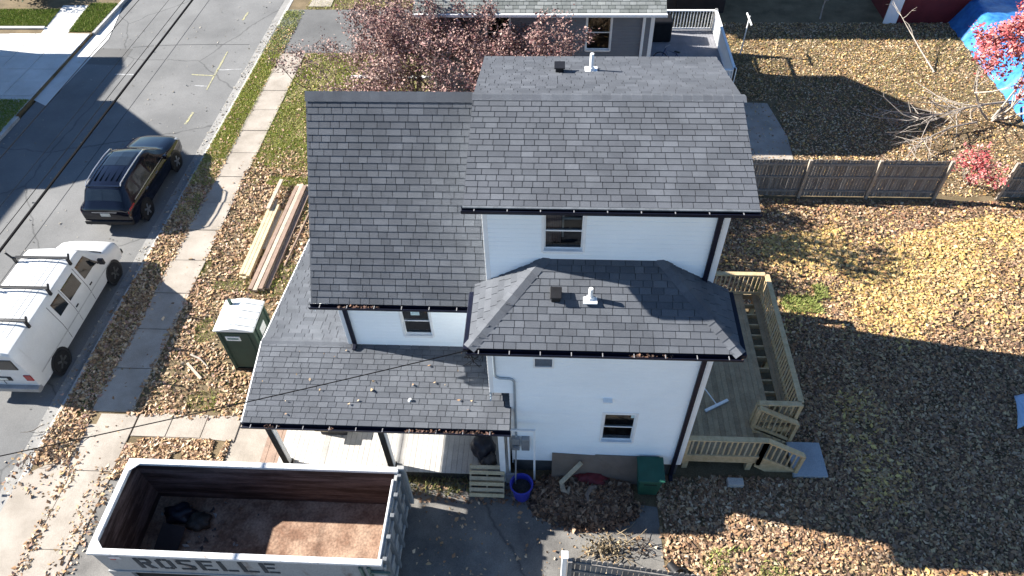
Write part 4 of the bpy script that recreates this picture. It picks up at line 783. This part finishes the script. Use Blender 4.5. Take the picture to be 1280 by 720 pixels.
def brush(name, c, n, spread, h, m, lab, seed, cat='brush'):
    rr = random.Random(seed); b = MB()
    for i in range(n):
        a = rr.uniform(0, 6.28); p = Vector((c[0]+rr.gauss(0, spread*.35), c[1]+rr.gauss(0, spread*.3), rr.uniform(.02, h*.5))); pts = [p]; d = Vector((math.cos(a), math.sin(a), rr.uniform(-.1, .5)))
        for k in range(4): d += Vector((rr.gauss(0, .35), rr.gauss(0, .35), rr.gauss(0, .25))); d.normalize(); q = pts[-1]+d*spread*rr.uniform(.12, .3); q.z = max(q.z, .015); pts.append(q)
        r0 = rr.uniform(.006, .016); b.tube(pts, [r0, r0*.9, r0*.75, r0*.6, r0*.35], 5)
    o = b.build(name, m); return tag(o, lab, cat)
twig = M('twig', (.22, .17, .11), .9, .3, 9, fine=.2)
o = brush('cut_branches', (1.6, 6.85), 34, .65, .35, twig, 'tangle of cut twigs and stems on the sunny driveway', 1); brush('cut_branches', (2.35, 6.85), 12, .55, .3, bark, 'dark forked branch lying on the driveway behind the fence', 2)
P = np.stack([RNG.normal(1.6, .32, 240), RNG.normal(6.85, .16, 240), RNG.uniform(.02, .25, 240)], 1); l = leaves('dry_leaves', P, .055, [(.35, .28, .17), (.2, .15, .09), (.1, .08, .05)], tilt=1); tag(l, 'dry curled leaves caught in the cut twigs on the driveway', 'leaves', kind='stuff')
bkt = thing('black_bucket', 'small black plastic bucket tipped over beside the picket fence', 'bucket', (3.05, 6.5, 0)); b = MB(); b.lathe((0, 0, 0), [(.10, 0), (.14, .3), (.15, .3), (.15, .32), (.12, .31)], 16); o = b.build('body', black, bkt, smooth=40, local=True); o.rotation_euler = (R(70), 0, R(30)); o.location = (0, 0, .14)
b = MB(); b.tube([(-.13, -.1, .16), (-.05, -.25, .1), (.08, -.28, .08), (.15, -.15, .14)], .006, 5); b.build('handle', steel, bkt, local=True)

# ------------------------------------------------------------------ fences
def fence(name, lab, p, q, h, pw=.095, group=None, posts=2.3, rails_front=True, tip='flat', postm=None, lean=0):
    p, q = Vector((*p, 0)), Vector((*q, 0)); d = (q-p); L = d.length; d.normalize(); s = Vector((-d.y, d.x, 0)); t = thing(name, lab, 'fence', p, 0, group); n = int(L/(pw+.012))
    for i in range(n):
        c = p+d*(i+.5)*L/n+s*(.045+random.uniform(-.006, .006)); hh = h+random.uniform(-.03, .02); w = pw/2; b = MB()
        if tip == 'dog': prof = [(-w, .04), (w, .04), (w, hh-.06), (w*.45, hh), (-w*.45, hh), (-w, hh-.06)]
        else: prof = [(-w, .04), (w, .04), (w, hh-.01), (-w, hh+random.uniform(-.01, .01))]
        b.prism([c+d*a+Vector((0, 0, z))+s*lean*z for a, z in prof], s*.018); b.build('picket', random.choice(fence_wood), t)
    sd = -1 if rails_front else 1
    for z in (.3, h*.55, h-.2):
        c0, c1 = p+s*(.045-.02)+Vector((0, 0, z)), q+s*(.045-.02)+Vector((0, 0, z)); MB().beam(c0, c1, .038, .085).build('rail', fence_wood[1], t)
    k = max(1, int(round(L/posts)))
    for i in range(k+1):
        c = p+d*L*i/k-s*.04; MB().box(c.x-.05, c.x+.05, c.y-.05, c.y+.05, 0, h+.05).build('post', postm or fence_wood[1], t)
    return t
postpale = M('post_weathered', (.30, .25, .2), .85, .2, 5, fine=.2)
fence('stockade_fence', 'weathered grey stockade fence between the two back yards', (4.3, 20.25), (13.95, 20.25), 1.68, postm=postpale); fence('stockade_fence', 'weathered grey fence panel beyond the red leaved shrub', (16.2, 20.3), (22, 20.5), 1.6, postm=postpale)
fence('picket_fence', 'grey dog-eared picket fence at the edge of the driveway', (.62, 6.0), (4.3, 5.62), 1.5, pw=.105, tip='dog', rails_front=True, posts=6)
pp = MB(); pp.box(.44, .56, 5.98, 6.12, 0, 1.6); pp.prism([(.42, 5.96, 1.6), (.58, 5.96, 1.6), (.58, 6.14, 1.6), (.42, 6.14, 1.6)], (0, 0, .04)); tag(pp.build('fence_post', trim, bevel=.01), 'square white post at the end of the dog-eared picket fence', 'post')

# ------------------------------------------------------------------ neighbour's house, deck and yard
nb = thing('neighbour_house', 'blue grey sided house with pale grey shingles behind the maple tree', 'house', (0, 27, 0)); nsid = M('vinyl_siding_grey', (.17, .18, .20), .55, .05, 1.5, fine=.04)
NX0, NX1, NY0, NY1, NE, NR = -4.7, 3.72, 24.75, 29.7, 5.0, 6.95
MB().box(NX0+.02, NX1-.02, NY0+.02, NY1-.02, 0, .5).build('foundation', fnd, nb)
wall_siding('wall', (NX0, NY0), (1, 0, 0), SO, NX1-NX0, (.5, NE), nsid, nb, [(5.95, 6.88, 3.35, 4.78), (2.2, 3.1, 3.35, 4.78), (2.2, 3.1, 1.1, 2.3)]); wall_siding('wall', (NX1, NY0), (0, 1, 0), (1, 0, 0), NY1-NY0, (.5, NE), nsid, nb)
wall_siding('wall', (NX1, NY1), (-1, 0, 0), (0, 1, 0), NX1-NX0, (.5, NE), nsid, nb); wall_siding('wall', (NX0, NY1), (0, -1, 0), (-1, 0, 0), NY1-NY0, (.5, NE), nsid, nb)
for cx, z0, z1 in ((1.715, 3.38, 4.75), (-2.05, 3.38, 4.75), (-2.05, 1.13, 2.27)): window(nb, cx, NY0, z0, z1, .88)
for x in (NX0-.02, NX1-.12): MB().box(x, x+.14, NY0-.035, NY0+.03, .5, NE).build('corner_trim', trim, nb)
MB().box(NX1-.42, NX1-.32, NY0-.12, NY0-.03, .2, NE).build('downspout', trim, nb)
yr = (NY0+NY1)/2; ns = MB()
for x in (NX0, NX1-.012): ns.prism([(x, NY0, NE), (x, NY1, NE), (x, yr, NR-.1)], (.012, 0, 0))
ns.build('gable', nsid, nb)
nshm = [M('pale_shingle_tone_%d' % i, c, .92, .12, 6, fine=.2, bscale=80) for i, c in enumerate([(.17, .18, .17), (.20, .21, .20), (.23, .24, .23), (.26, .27, .255), (.15, .16, .15)])]
nr = roof_slab('roof', [[(NX0-.4, NY0-.4, NE+.02), (NX1+.35, NY0-.4, NE+.02), (NX1+.35, yr, NR), (NX0-.4, yr, NR)], [(NX0-.4, NY1+.4, NE+.02), (NX1+.35, NY1+.4, NE+.02), (NX1+.35, yr, NR), (NX0-.4, yr, NR)]], .14, nb, under)
NS = []; Vn = Vector((0, yr-NY0+.4, NR-NE-.02)); lay(nr, (NX0-.4, NY0-.4, NE+.02), (1, 0, 0), Vn, Vn.length, lambda v: (0, NX1-NX0+.75), store=NS)
Vn2 = Vector((0, -Vn.y, Vn.z)); lay(nr, (NX1+.35, NY1+.4, NE+.02), (-1, 0, 0), Vn2, Vn.length, lambda v: (0, NX1-NX0+.75), store=NS)
vis = sorted(NS, key=px_area, reverse=True); vis = [s for s in vis if s[1].y < yr and s[5] > 3.0 and s[13]][:260]; idn = set(map(id, vis)); NM = {}
for s in vis:
    k = (s[6], s[14])
    if k not in NM: me = SM[k].copy(); me.materials[0] = nshm[s[14]]; NM[k] = me
    m = Matrix((s[2], s[3], s[4])).transposed().to_4x4(); m.translation = s[1]+s[2]*s[5]+s[3]*s[7]; inst('shingle', NM[k], nr, m)
b = MB(); emit([s for s in NS if id(s) not in idn], b); o = b.build('shingles', nshm, nb, fix=False); o['kind'] = 'stuff'
MB().box(NX0-.4, NX1+.38, NY0-.52, NY0-.4, NE-.1, NE+.01).build('gutter', trim, nb, bevel=.015); MB().box(NX0-.3, NX1+.3, NY0-.39, NY0, NE-.12, NE-.1).build('soffit', trim, nb)
nd = thing('neighbour_deck', 'raised deck with white spindle railing beside the blue grey house', 'deck', (5.6, 28, 0)); ndm = M('deck_grey_paint', (.19, .19, .21), .8, scale=1.5, col2=(.25, .25, .27), fine=.15); DX0, DX1, DY0, DY1, DZ2 = 3.75, 7.4, 25.6, 30.8, 1.05
for i in range(26): MB().box(DX0+i*.14+.003, DX0+i*.14+.137, DY0, DY1, DZ2-.03, DZ2+random.uniform(-.002, .002)).build('board', ndm, nd)
MB().box(DX0, DX1, DY0+.02, DY1-.02, DZ2-.25, DZ2-.031).build('frame', ndm, nd)
for x, y in ((DX1-.1, DY0+.1), (DX1-.1, DY1-.1), (4.2, DY0+.1)): MB().box(x-.07, x+.07, y-.07, y+.07, 0, DZ2-.25).build('post', trim, nd)
def wrail(p, q):
    p, q = Vector(p), Vector(q); d = q-p; Z = Vector((0, 0, 1)); r = MB(); r.beam(p+Z*.95, q+Z*.95, .11, .05); ro = r.build('railing', trim, nd); MB().beam(p+Z*.1, q+Z*.1, .05, .07).build('bottom_rail', trim, ro); n = int(d.length/.13)
    for i in range(1, n): c = p+d*i/n; MB().beam(c+Z*.1, c+Z*.93, .034, .034, up=(0, 1, 0)).build('baluster', trim, ro)
    for e in (p, q): MB().box(e.x-.06, e.x+.06, e.y-.06, e.y+.06, e.z-.1, e.z+1.02).build('rail_post', trim, ro)
wrail((4.6, DY1-.08, DZ2), (DX1-.08, DY1-.08, DZ2)); wrail((DX1-.08, DY1-.1, DZ2), (DX1-.08, DY0+.08, DZ2)); wrail((DX1-.12, DY0+.08, DZ2), (4.0, DY0+.08, DZ2))
gr = MB(); gr.box(4.3, 5.3, 29.6, 30.4, DZ2, DZ2+1.0); tag(gr.build('grill_cover', black, bevel=.08), 'black covered grill on the raised neighbour deck', 'grill')
bi = thing('bicycle', 'dark blue bicycle leaning on the raised neighbour deck', 'bicycle', (5.0, 27.2, DZ2)); bm_ = M('bike_blue', (.02, .03, .12), .4)
for y in (-.5, .5):
    b = MB(); b.tube([(0, y+.33*math.cos(a), .34+.33*math.sin(a)) for a in np.linspace(0, 6.283, 20)], .02, 6, cap=False); b.build('wheel', black, bi, local=True)
b = MB(); b.tube([(0, -.5, .34), (0, -.15, .78), (0, .38, .82), (0, -.05, .3), (0, -.15, .78)], .018, 6); b.tube([(0, .5, .34), (0, .36, .95)], .018, 6); b.tube([(0, -.5, .34), (0, -.05, .3)], .015, 6); b.build('frame', bm_, bi, local=True)
b = MB(); b.tube([(-.28, .3, .98), (0, .37, .95), (.28, .3, .98)], .014, 6); b.build('handlebar', steel, bi, local=True); b = MB(); b.box(-.07, .07, -.28, -.03, .83, .88); b.build('saddle', black, bi, local=True, bevel=.03); bi.rotation_euler = (0, R(12), R(60))
cl = MB(); cl.tube([(8.75, 30.47, 0), (8.8, 30.5, 1.85)], .03, 8); cl.beam((8.8, 29.9, 1.72), (8.8, 31.05, 1.72), .05, .05); tag(cl.build('clothes_pole', trim), 'thin white clothesline post at the corner of the back yard', 'post')
gar = thing('brown_house', 'tall dark brown house standing in shade behind the neighbour deck', 'house', (1, 38, 0)); gm_ = M('garage_brown', (.05, .04, .035), .9, .15, 2)
MB().box(-5, 8.3, 34.6, 41, 0, 8.0).build('wall', gm_, gar)
rfg = MB(); rfg.prism([(-5.4, 34.2, 8.0), (-5.4, 41.4, 8.0), (-5.4, 37.8, 10.4)], (14.2, 0, 0)); rfg.build('roof', SHM[0], gar); MB().box(6.2, 8.6, 34.55, 34.6, .0, 2.2).build('door', M('garage_door', (.03, .025, .025), .7), gar)
shed = thing('garden_shed', 'red garden shed with white corner trim at the back of the yard', 'shed', (18.2, 34.6, 0)); rm = M('shed_red', (.12, .015, .018), .7, .15, 3, fine=.1)
MB().box(16.3, 20.2, 33.5, 36, 0, 2.4).build('wall', rm, shed); MB().box(16.14, 16.75, 33.42, 33.5, 0, 2.4).build('corner_trim', trim, shed)
rfs = MB(); rfs.prism([(15.9, 33.2, 2.4), (15.9, 36.3, 2.4), (15.9, 34.75, 3.4)], (4.6, 0, 0)); rfs.build('roof', SHM[1], shed)
# tarp-covered frame
tp = M('blue_tarp', (.02, .12, .38), .4, scale=4, col2=(.05, .22, .5), bump=.5, bscale=5, fine=.15, spec=.4)
b = MB(); nx, ny = 26, 60; vs = []
for j in range(ny+1):
    for i in range(nx+1):
        x = 19.35+i*6/nx; y = 24.4+j*12/ny; e = min(i, nx-i, j, ny-j); z = [.04, .55, .98][min(e, 2)] if e < 3 else 1.08; z += .07*math.sin(x*1.3+y*.6)+.05*abs(math.sin(y*2.2+.6*math.sin(x*2)))+random.uniform(-.012, .012) if e > 0 else 0
        vs.append((x-(.12 if i == 0 else 0)+(.04*math.sin(y*7) if i < 2 else 0), y, max(z, .02)))
b.add(vs, [(j*(nx+1)+i, j*(nx+1)+i+1, (j+1)*(nx+1)+i+1, (j+1)*(nx+1)+i) for j in range(ny) for i in range(nx)]); tag(b.build('pool_tarp', tp, smooth=True), 'bright blue wrinkled tarp covering a low pool at the yard edge', 'tarp')
tl = MB(); n = 10; vs = []
for j in range(n+1):
    for i in range(n+1):
        u, v = i/n, j/n; vs.append((12.78+u*1.5+.35*v-.25*u*v, 10.55+v*1.05+.45*u, .12+.10*math.sin(u*5+v*3)+.22*u+random.uniform(-.012, .012)))
tl.add(vs, [(j*(n+1)+i, j*(n+1)+i+1, (j+1)*(n+1)+i+1, (j+1)*(n+1)+i) for j in range(n) for i in range(n)]); o = tl.build('plastic_sheet', M('sheet_pale_blue', (.34, .46, .60), .45, .1, 3, stretch=(8, 1, 1)), smooth=True); sm = o.modifiers.new('solid', 'SOLIDIFY'); sm.thickness = .02; tag(o, 'pale blue plastic sheet lying on the shaded leaves of the back yard', 'plastic sheet')
# off-frame house across the street (its gable throws the shadow on the road)
fh = thing('house_across_street', 'two storey house with a gabled front facing the road', 'house', (-33, 25, 0)); fw = M('far_house_wall', (.5, .48, .42), .8, .08, 2); sx, sy = 1.68, .29
hx = -29.6; MB().box(-38, hx, 22.3, 27.7, 0, 5.3).build('wall', fw, fh); MB().box(-40, hx-.9, 14, 31.2, 0, 5.0).build('wall', fw, fh)
r = MB(); r.prism([(-38, 21.9, 5.3), (-38, 28.1, 5.3), (-38, 25.0, 8.0)], (38+hx+.4, 0, 0)); r.build('roof', SHM[1], fh)
r = MB(); r.prism([(hx-.4, 13.6, 5.0), (-40.5, 13.6, 5.0), (-35.2, 13.6, 8.2)], (0, 18.2, 0)); r.build('roof', SHM[1], fh)
for y in (23.6, 26.0): MB().box(hx-.02, hx+.04, y-.4, y+.4, 1.2, 2.6).build('window', M('far_window', (.03, .035, .04), .1), fh)

# ------------------------------------------------------------------ overhead lines
wire = M('cable_black', (.006, .006, .007), .8, spec=.1)
pole = thing('utility_pole', 'brown wooden utility pole carrying the street cables', 'utility pole', (-13.55, 4.0, 0)); MB().tube([(-13.55, 4.0, 0), (-13.55, 4.0, 9)], [.16, .11], 12).build('shaft', bark, pole); MB().box(-15.3, -12.8, 3.95, 4.05, 5.55, 5.68).build('crossarm', bark, pole)
def cable(name, lab, p, q, r, sag=.25, n=14):
    p, q = Vector(p), Vector(q); pts = [p.lerp(q, i/n)+Vector((0, 0, -4*sag*(i/n)*(1-i/n))) for i in range(n+1)]; b = MB(); b.tube(pts, r, 5); return tag(b.build(name, wire, smooth=True), lab, 'cable')
cable('utility_cable', 'thick black overhead cable running along the road', (-13.02, 3, 5.62), (-13.25, 62, 5.62), .034, .05); cable('utility_cable', 'thin overhead wire close beside the thick cable above the road', (-13.35, 3, 5.62), (-13.48, 62, 5.62), .009, .05)
cable('utility_cable', 'thin overhead wire above the far side of the road', (-15.0, 3, 5.62), (-15.3, 62, 5.62), .011, .05); cable('utility_cable', 'faint overhead wire above the middle of the road', (-13.9, 3, 5.62), (-14.15, 62, 5.62), .006, .05)
cable('service_drop', 'thin service wire sloping down from the street to the house eave', (-13.5, 4.05, 6.7), (-1.58, 8.42, 5.85), .011, .12)
sdm = MB(); rr = random.Random(5)
for i in range(7): sdm.tube([(-1.60, 8.44, 5.8)]+[(-1.60+rr.uniform(-.1, .3), 8.42+rr.uniform(-.05, .3), 5.65-k*.12+rr.uniform(-.06, .06)) for k in range(4)], .007, 5)
sdm.build('wire_loops', wire, house)

# ------------------------------------------------------------------ trees
def branches(b, p, d, L, r, depth, rr, tips, wob=.18, kids=(2, 3), spread=.6, up=.1):
    pts = [p]; n = 4
    for k in range(n):
        d = (d+Vector((rr.gauss(0, wob), rr.gauss(0, wob), rr.gauss(0, wob)+up))).normalized(); pts.append(pts[-1]+d*L/n)
        if depth <= 1: tips.append(pts[-1].copy())
    b.tube(pts, [r*(1-.11*k) for k in range(n+1)], 6 if depth > 1 else 4)
    if depth == 0: return
    for k in range(rr.randint(*kids)):
        a = pts[rr.randint(2, n)] if k else pts[-1]; nd_ = (d+Vector((rr.gauss(0, spread), rr.gauss(0, spread), rr.gauss(0, spread*.6)))).normalized()
        branches(b, a, nd_, L*rr.uniform(.6, .82), r*.58, depth-1, rr, tips, wob, kids, spread, up)
def tree(name, lab, loc, H_, stems, pal, nleaf, size, seed, depth=4, spread=.62, r0=.08, mat=bark, fuzz=.32, cat='tree', lean=.35):
    rr = random.Random(seed); t = thing(name, lab, cat, loc); b = MB(); tips = []; L0 = Vector(loc)
    for i in range(stems):
        a = rr.uniform(0, 6.28); branches(b, L0+Vector((math.cos(a)*.1, math.sin(a)*.1, 0)), Vector((math.cos(a)*lean, math.sin(a)*lean, 1)).normalized(), H_*.36, r0, depth, rr, tips, spread=spread)
    b.build('trunk', mat, t, smooth=True)
    if nleaf:
        T = np.array([tuple(v) for v in tips]); idx = RNG.integers(0, len(T), nleaf); P = T[idx]+RNG.normal(0, fuzz, (nleaf, 3)); P = P[P[:, 2] > .5]
        l = leaves('crown', P, size, pal, t, flatz=False, jit=.35); l['kind'] = 'stuff'
    return t
plum = [(.30, .19, .165), (.37, .25, .215), (.23, .14, .125), (.42, .31, .26), (.17, .105, .098)]
tree('maple_tree', 'purple brown maple tree with thin open crown by the neighbour driveway', (-6.0, 24.4, 0), 6.2, 8, plum, 22000, .058, 21, depth=5, r0=.07, spread=.66, fuzz=.13, lean=.85)
tree('maple_tree', 'dense dark plum coloured maple tree against the blue grey house', (-3.3, 22.9, 0), 6.8, 7, plum[:3]+plum[4:]+[(.17, .075, .075)], 46000, .06, 33, depth=5, r0=.08, spread=.64, fuzz=.14, lean=.78)
redp = [(.40, .08, .08), (.48, .16, .15), (.32, .06, .065), (.52, .24, .21)]
tree('red_shrub', 'small red leaved shrub with pale stems by the second fence panel', (15.55, 21.2, 0), 1.9, 4, redp, 1100, .075, 5, depth=3, r0=.03, mat=palebark, fuzz=.12, cat='shrub', lean=.5)
tree('red_maple', 'bright red leaved maple tree hanging over the blue tarp', (18.0, 25.3, 0), 5.6, 6, redp, 13000, .085, 14, depth=4, r0=.05, mat=palebark, fuzz=.12, lean=.7)
tree('bare_sapling', 'bare pale sapling with a few withered leaves near the garden shed', (13.2, 33.8, 0), 3.6, 2, [(.42, .2, .14), (.3, .14, .1)], 90, .14, 8, depth=3, r0=.03, mat=palebark, fuzz=.2)
tree('yard_tree', 'small brown leaved tree growing behind the tall block of the white house', (.9, 18.5, 0), 5.0, 4, plum, 12000, .09, 51, depth=4, r0=.07, spread=.6, fuzz=.22, lean=.5)
def limb(name, lab, pts, r, seed, n=9, sub=.9, cat='branch'):
    rr = random.Random(seed); b = MB(); pts = [Vector(p) for p in pts]; b.tube(pts, [r*(1-.75*i/(len(pts)-1)) for i in range(len(pts))], 6); d0 = (pts[-1]-pts[0]).normalized()
    for k in range(n):
        i = rr.randint(1, len(pts)-2); p = pts[i].lerp(pts[i+1], rr.random()); d = (d0+Vector((rr.gauss(0, .4), rr.gauss(0, .6), rr.gauss(0, .25)))).normalized(); q = [p]
        for j in range(4): d = (d+Vector((rr.gauss(0, .22), rr.gauss(0, .22), rr.gauss(0, .12)))).normalized(); q.append(q[-1]+d*sub*rr.uniform(.2, .4)); q[-1].z = max(q[-1].z, .03)
        b.tube(q, [r*.4, r*.33, r*.26, r*.2, r*.1], 5)
        for m in range(2):
            s0 = q[rr.randint(1, 3)]; e = s0+Vector((rr.gauss(0, .25), rr.gauss(0, .25), rr.gauss(0, .12)))*sub; e.z = max(e.z, .03); b.tube([s0, e], [r*.2, r*.08], 4)
    return tag(b.build(name, palebark, smooth=True), lab, cat)
limb('fallen_branch', 'large bare grey branch sprawling over the shaded back yard leaves', [(18.9, 25.9, .5), (17.6, 25.3, .75), (16.4, 24.9, .8), (15.2, 24.5, .7), (14.1, 24.3, .6)], .05, 3, 26, 1.7); limb('fallen_branch', 'second bare branch forking low behind the stockade fence', [(16.9, 24.4, .5), (15.7, 23.9, .6), (14.6, 23.3, .5), (13.7, 22.6, .4)], .035, 6, 14, 1.2)
limb('fallen_branch', 'slender pale branch standing up from the leaves near the shed', [(17.0, 28.9, .05), (16.6, 30.0, .5), (16.2, 31.2, 1.0), (15.8, 31.9, 1.5)], .035, 9, 5, .8)
hd = MB()
tree('evergreen_hedge', 'dark green clipped hedge on the lawn across the street', (-28.3, 36.2, 0), 1.7, 5, [(.02, .06, .03), (.03, .08, .035), (.015, .04, .025)], 4000, .10, 41, depth=2, r0=.03, fuzz=.42, cat='hedge')
brush('dead_brush', (-13.5, 9.15), 26, .8, .22, bark, 'heap of thin dead twigs on the leafy verge by the kerb', 17)
weeds = scatter(260, -3.6, -1.9, 8.1, 8.55); grass('weeds', weeds, [(.14, .15, .05), (.22, .2, .09)], .22)['kind'] = 'stuff'

# ------------------------------------------------------------------ fallen leaves and grass (far too many to count)
gold = [(.45, .28, .095), (.51, .35, .14), (.38, .22, .09), (.45, .32, .17), (.32, .18, .09), (.54, .40, .19)]; tan = [(.40, .27, .15), (.46, .33, .21), (.33, .20, .11), (.27, .16, .09), (.50, .39, .27)]; brown = [(.20, .12, .075), (.26, .16, .10), (.15, .09, .06), (.31, .21, .14), (.12, .075, .055)]
def st(o, lab, cat='leaves'): return tag(o, lab, cat, kind='stuff')
def yard(x, y):
    k = 1-((x < 7.5) & (y > 8.9) & (y < 14.9) & (x < 6.6))*1.0; k = k*np.where((x < 4.3) & (y > 8.85), (y > 15.6)*1.0, 1); k = np.where((x < 3.0) & (y < 8.0), np.clip((x-2.5)*.8, 0, .3), k); return k*(.35+.65*np.clip(vnoise(x, y, .55, 41)*1.7, 0, 1))
P = scatter(230000, .5, 19.3, 3.5, 20.1, lambda x, y: yard(x, y)*np.where((x < 4) & (y < 15.5), np.where(x > 2.9, 1, 0), 1.0)); gx = P[:, 0]+vnoise(P[:, 0], P[:, 1], 3, 5)*4
g = (P[:, 0] > 8.5) | ((P[:, 1] > 9.5)); far = P[:, 1] > 18.0+vnoise(P[:, 0], P[:, 1], 1.3, 2)*1.6-.35*np.clip(9-P[:, 0], 0, 9)
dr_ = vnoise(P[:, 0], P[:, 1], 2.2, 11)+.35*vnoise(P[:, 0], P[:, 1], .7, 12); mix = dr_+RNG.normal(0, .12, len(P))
za = ~far & (gx > 8); mix = mix+.04*(P[:, 0]-10)+.12-.6*np.clip((P[:, 1]-6.2)/1.2, 0, 1)*np.clip((14.6-P[:, 1])/2.0, 0, 1)+RNG.normal(0, .1, len(P))  # fewer gold leaves across the house shadow band, deepening its shade by leaf colour
st(leaves('fallen_leaves', P[za & (mix > .62)], .078, gold+[(.56, .41, .14), (.53, .37, .12)]+tan[:1], tilt=.35), 'drifts of yellow gold fallen leaves over the back yard beside the deck'); st(leaves('fallen_leaves', P[za & (mix <= .62)], .072, gold[3:5]+tan[:4]+brown, tilt=.45), 'tan fallen leaves matted between the golden drifts, browning the house shadow band')
thin = ~(far & (dr_ < .3) & (RNG.uniform(0, 1, len(P)) < .6))
st(leaves('fallen_leaves', P[far & thin], .072, tan+gold[:2]+brown+brown[:3]+[(.26, .12, .07)], tilt=.35), 'brown and tan fallen leaves along the foot of the stockade fence'); st(leaves('fallen_leaves', P[~far & (gx <= 8)], .075, tan+brown[:4], tilt=.4), 'brown fallen leaves on the ground around the deck stairs')
Q = np.concatenate([scatter(5000, 6.7, 9.0, 14.6, 15.8), scatter(2500, 3.6, 6, 5.2, 7.0), scatter(2500, 9.5, 12, 4.5, 6.5)]); Q = Q[vnoise(Q[:, 0], Q[:, 1], .6, 21) > .45]; st(grass('grass_tufts', Q, [(.25, .30, .08), (.34, .36, .12)], .11), 'small green grass tufts among the back yard leaves', 'grass')
P = scatter(95000, 4.2, 19.6, 20.4, 33.5, lambda x, y: np.where((x < 9.5) & (y < 26.6), .08, .45+.5*vnoise(x, y, 1.5))*np.where((x > 14.2) & (y < 28), .55, 1), .01, .02); st(leaves('fallen_leaves', P, .06, tan+gold[:3]+brown[:2]+[(.52, .42, .28), (.46, .38, .22)]), 'scattered tan leaves over the neighbour back yard grass')
P = scatter(16000, 4.2, 19.6, 26, 32.5, lambda x, y: .15+.85*vnoise(x, y, 1.2, 9)); st(grass('yard_grass', P, [(.20, .17, .07), (.26, .21, .09), (.13, .15, .05)], .09), 'thin yellowing grass in the neighbour back yard', 'grass')
def strip(x, y): return np.clip((23.5-y)/2.0, .13, 1)*(.45+.55*(vnoise(x, y, .7, 4) > .25))
P = np.concatenate([scatter(16000, -13.98, -12.95, 8.6, 33, strip), scatter(34000, -11.97, -7.3, 10.15, 30.3, lambda x, y: strip(x, y)*np.where(vnoise(x, y, .9, 7) > .68, .25, .95)), scatter(6000, -11.6, -8.7, 8.3, 9.5, lambda x, y: .85*(vnoise(x, y, .5, 3) > .2)), scatter(500, -12.1, -11.4, 3.5, 8.6), scatter(700, -14.3, -11.6, 8.6, 22, lambda x, y: .5), scatter(500, -12.95, -12.55, 4, 8.6, lambda x, y: 1.0*(vnoise(x, y, .4, 2) > .3)), scatter(160, -14.6, -12.5, 7.6, 9.0)])
st(leaves('fallen_leaves', P, .075, tan+tan+gold[3:5]+[(.42, .26, .2)]+brown[:2]), 'tan and pinkish fallen leaves over the front lawn and verge')
def gr_(x, y): return np.where(y > 20.8+1.5*vnoise(x, y, 1.1, 3), .25+.75*np.clip(vnoise(x, y, .8, 31)*1.6-.2, 0, 1), np.where(vnoise(x, y, .9, 7) > .66, .9, .12))
gpal = [(.29, .35, .07), (.37, .42, .10), (.46, .44, .15), (.21, .28, .06), (.50, .43, .2)]
P = np.concatenate([scatter(32000, -13.97, -12.98, 9, 34.8, gr_), scatter(85000, -11.83, -4.5, 10.4, 30.3, gr_), scatter(60000, -11.93, -7.0, 20.5, 30.4, gr_), scatter(22000, -13.97, -12.98, 20.5, 30.4), scatter(16000, -13, -5, 34.9, 40)]); P[:, 2] = .005; st(grass('lawn_grass', P, gpal, .065), 'short patchy green grass on the front lawn and verge', 'grass')
P = np.concatenate([scatter(30000, -29.8, -26.15, 33.0, 34.9), scatter(16000, -24.9, -23.45, 32.5, 35.6), scatter(14000, -25.5, -23.45, 22.5, 26.3)]); P[:, 2] = .005; P = P[~((P[:, 0] < -24.65-(P[:, 1]-32.3)*.11) & (P[:, 0] > -26.05-(P[:, 1]-32.3)*.11) & (P[:, 1] > 32))]; st(grass('far_grass', P, [(.16, .24, .03), (.2, .28, .05), (.3, .28, .1)], .08), 'bright green grass on the lawn across the street', 'grass')
# heap and shaded strip by the house
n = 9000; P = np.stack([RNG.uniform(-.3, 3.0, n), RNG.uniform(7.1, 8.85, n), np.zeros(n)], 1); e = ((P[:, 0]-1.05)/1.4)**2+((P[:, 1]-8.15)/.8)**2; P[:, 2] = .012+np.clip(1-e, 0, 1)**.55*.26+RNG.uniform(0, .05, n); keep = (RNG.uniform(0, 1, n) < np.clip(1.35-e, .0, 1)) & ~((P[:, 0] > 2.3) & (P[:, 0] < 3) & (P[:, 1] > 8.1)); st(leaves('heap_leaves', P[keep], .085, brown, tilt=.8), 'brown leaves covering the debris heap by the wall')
P = scatter(420, -3.4, .2, 7.9, 8.6); st(leaves('heap_leaves', P, .07, brown), 'few brown leaves along the porch skirt')
P = scatter(260, -3.2, 2.8, 5.8, 8.0); st(leaves('heap_leaves', P, .06, tan), 'sparse small leaves blown over the driveway')
P = np.concatenate([scatter(500, -23, -14.2, 8, 36, None, -.11, .01), scatter(900, -14.5, -14.05, 8, 34, None, -.11, .015)]); st(leaves('road_leaves', P, .05, [(.3, .27, .22), (.22, .19, .15), (.4, .36, .3)]), 'small leaf litter scattered along the road gutter')
P = np.stack([RNG.uniform(-6.9, -1.2, 60), RNG.uniform(8.5, 10.3, 60), np.full(60, 0)], 1); P[:, 2] = 3.05+(P[:, 1]-8.3)*.138+.02; lf = leaves('roof_leaves', P[:26], .06, tan, house); lf['kind'] = 'stuff'
n = 60; P = np.stack([RNG.normal(-8.7, .7, n), RNG.normal(6.8, .5, n), RNG.uniform(.25, .3, n)], 1); P = P[(P[:, 1] < 7.6) & (P[:, 1] > 5.8) & (P[:, 0] > -9.8)]; st(leaves('rubbish_scraps', P, .10, [(.3, .28, .26), (.08, .07, .07), (.15, .1, .08)], tilt=.6), 'small scraps of rubbish on the dumpster floor', 'scraps')
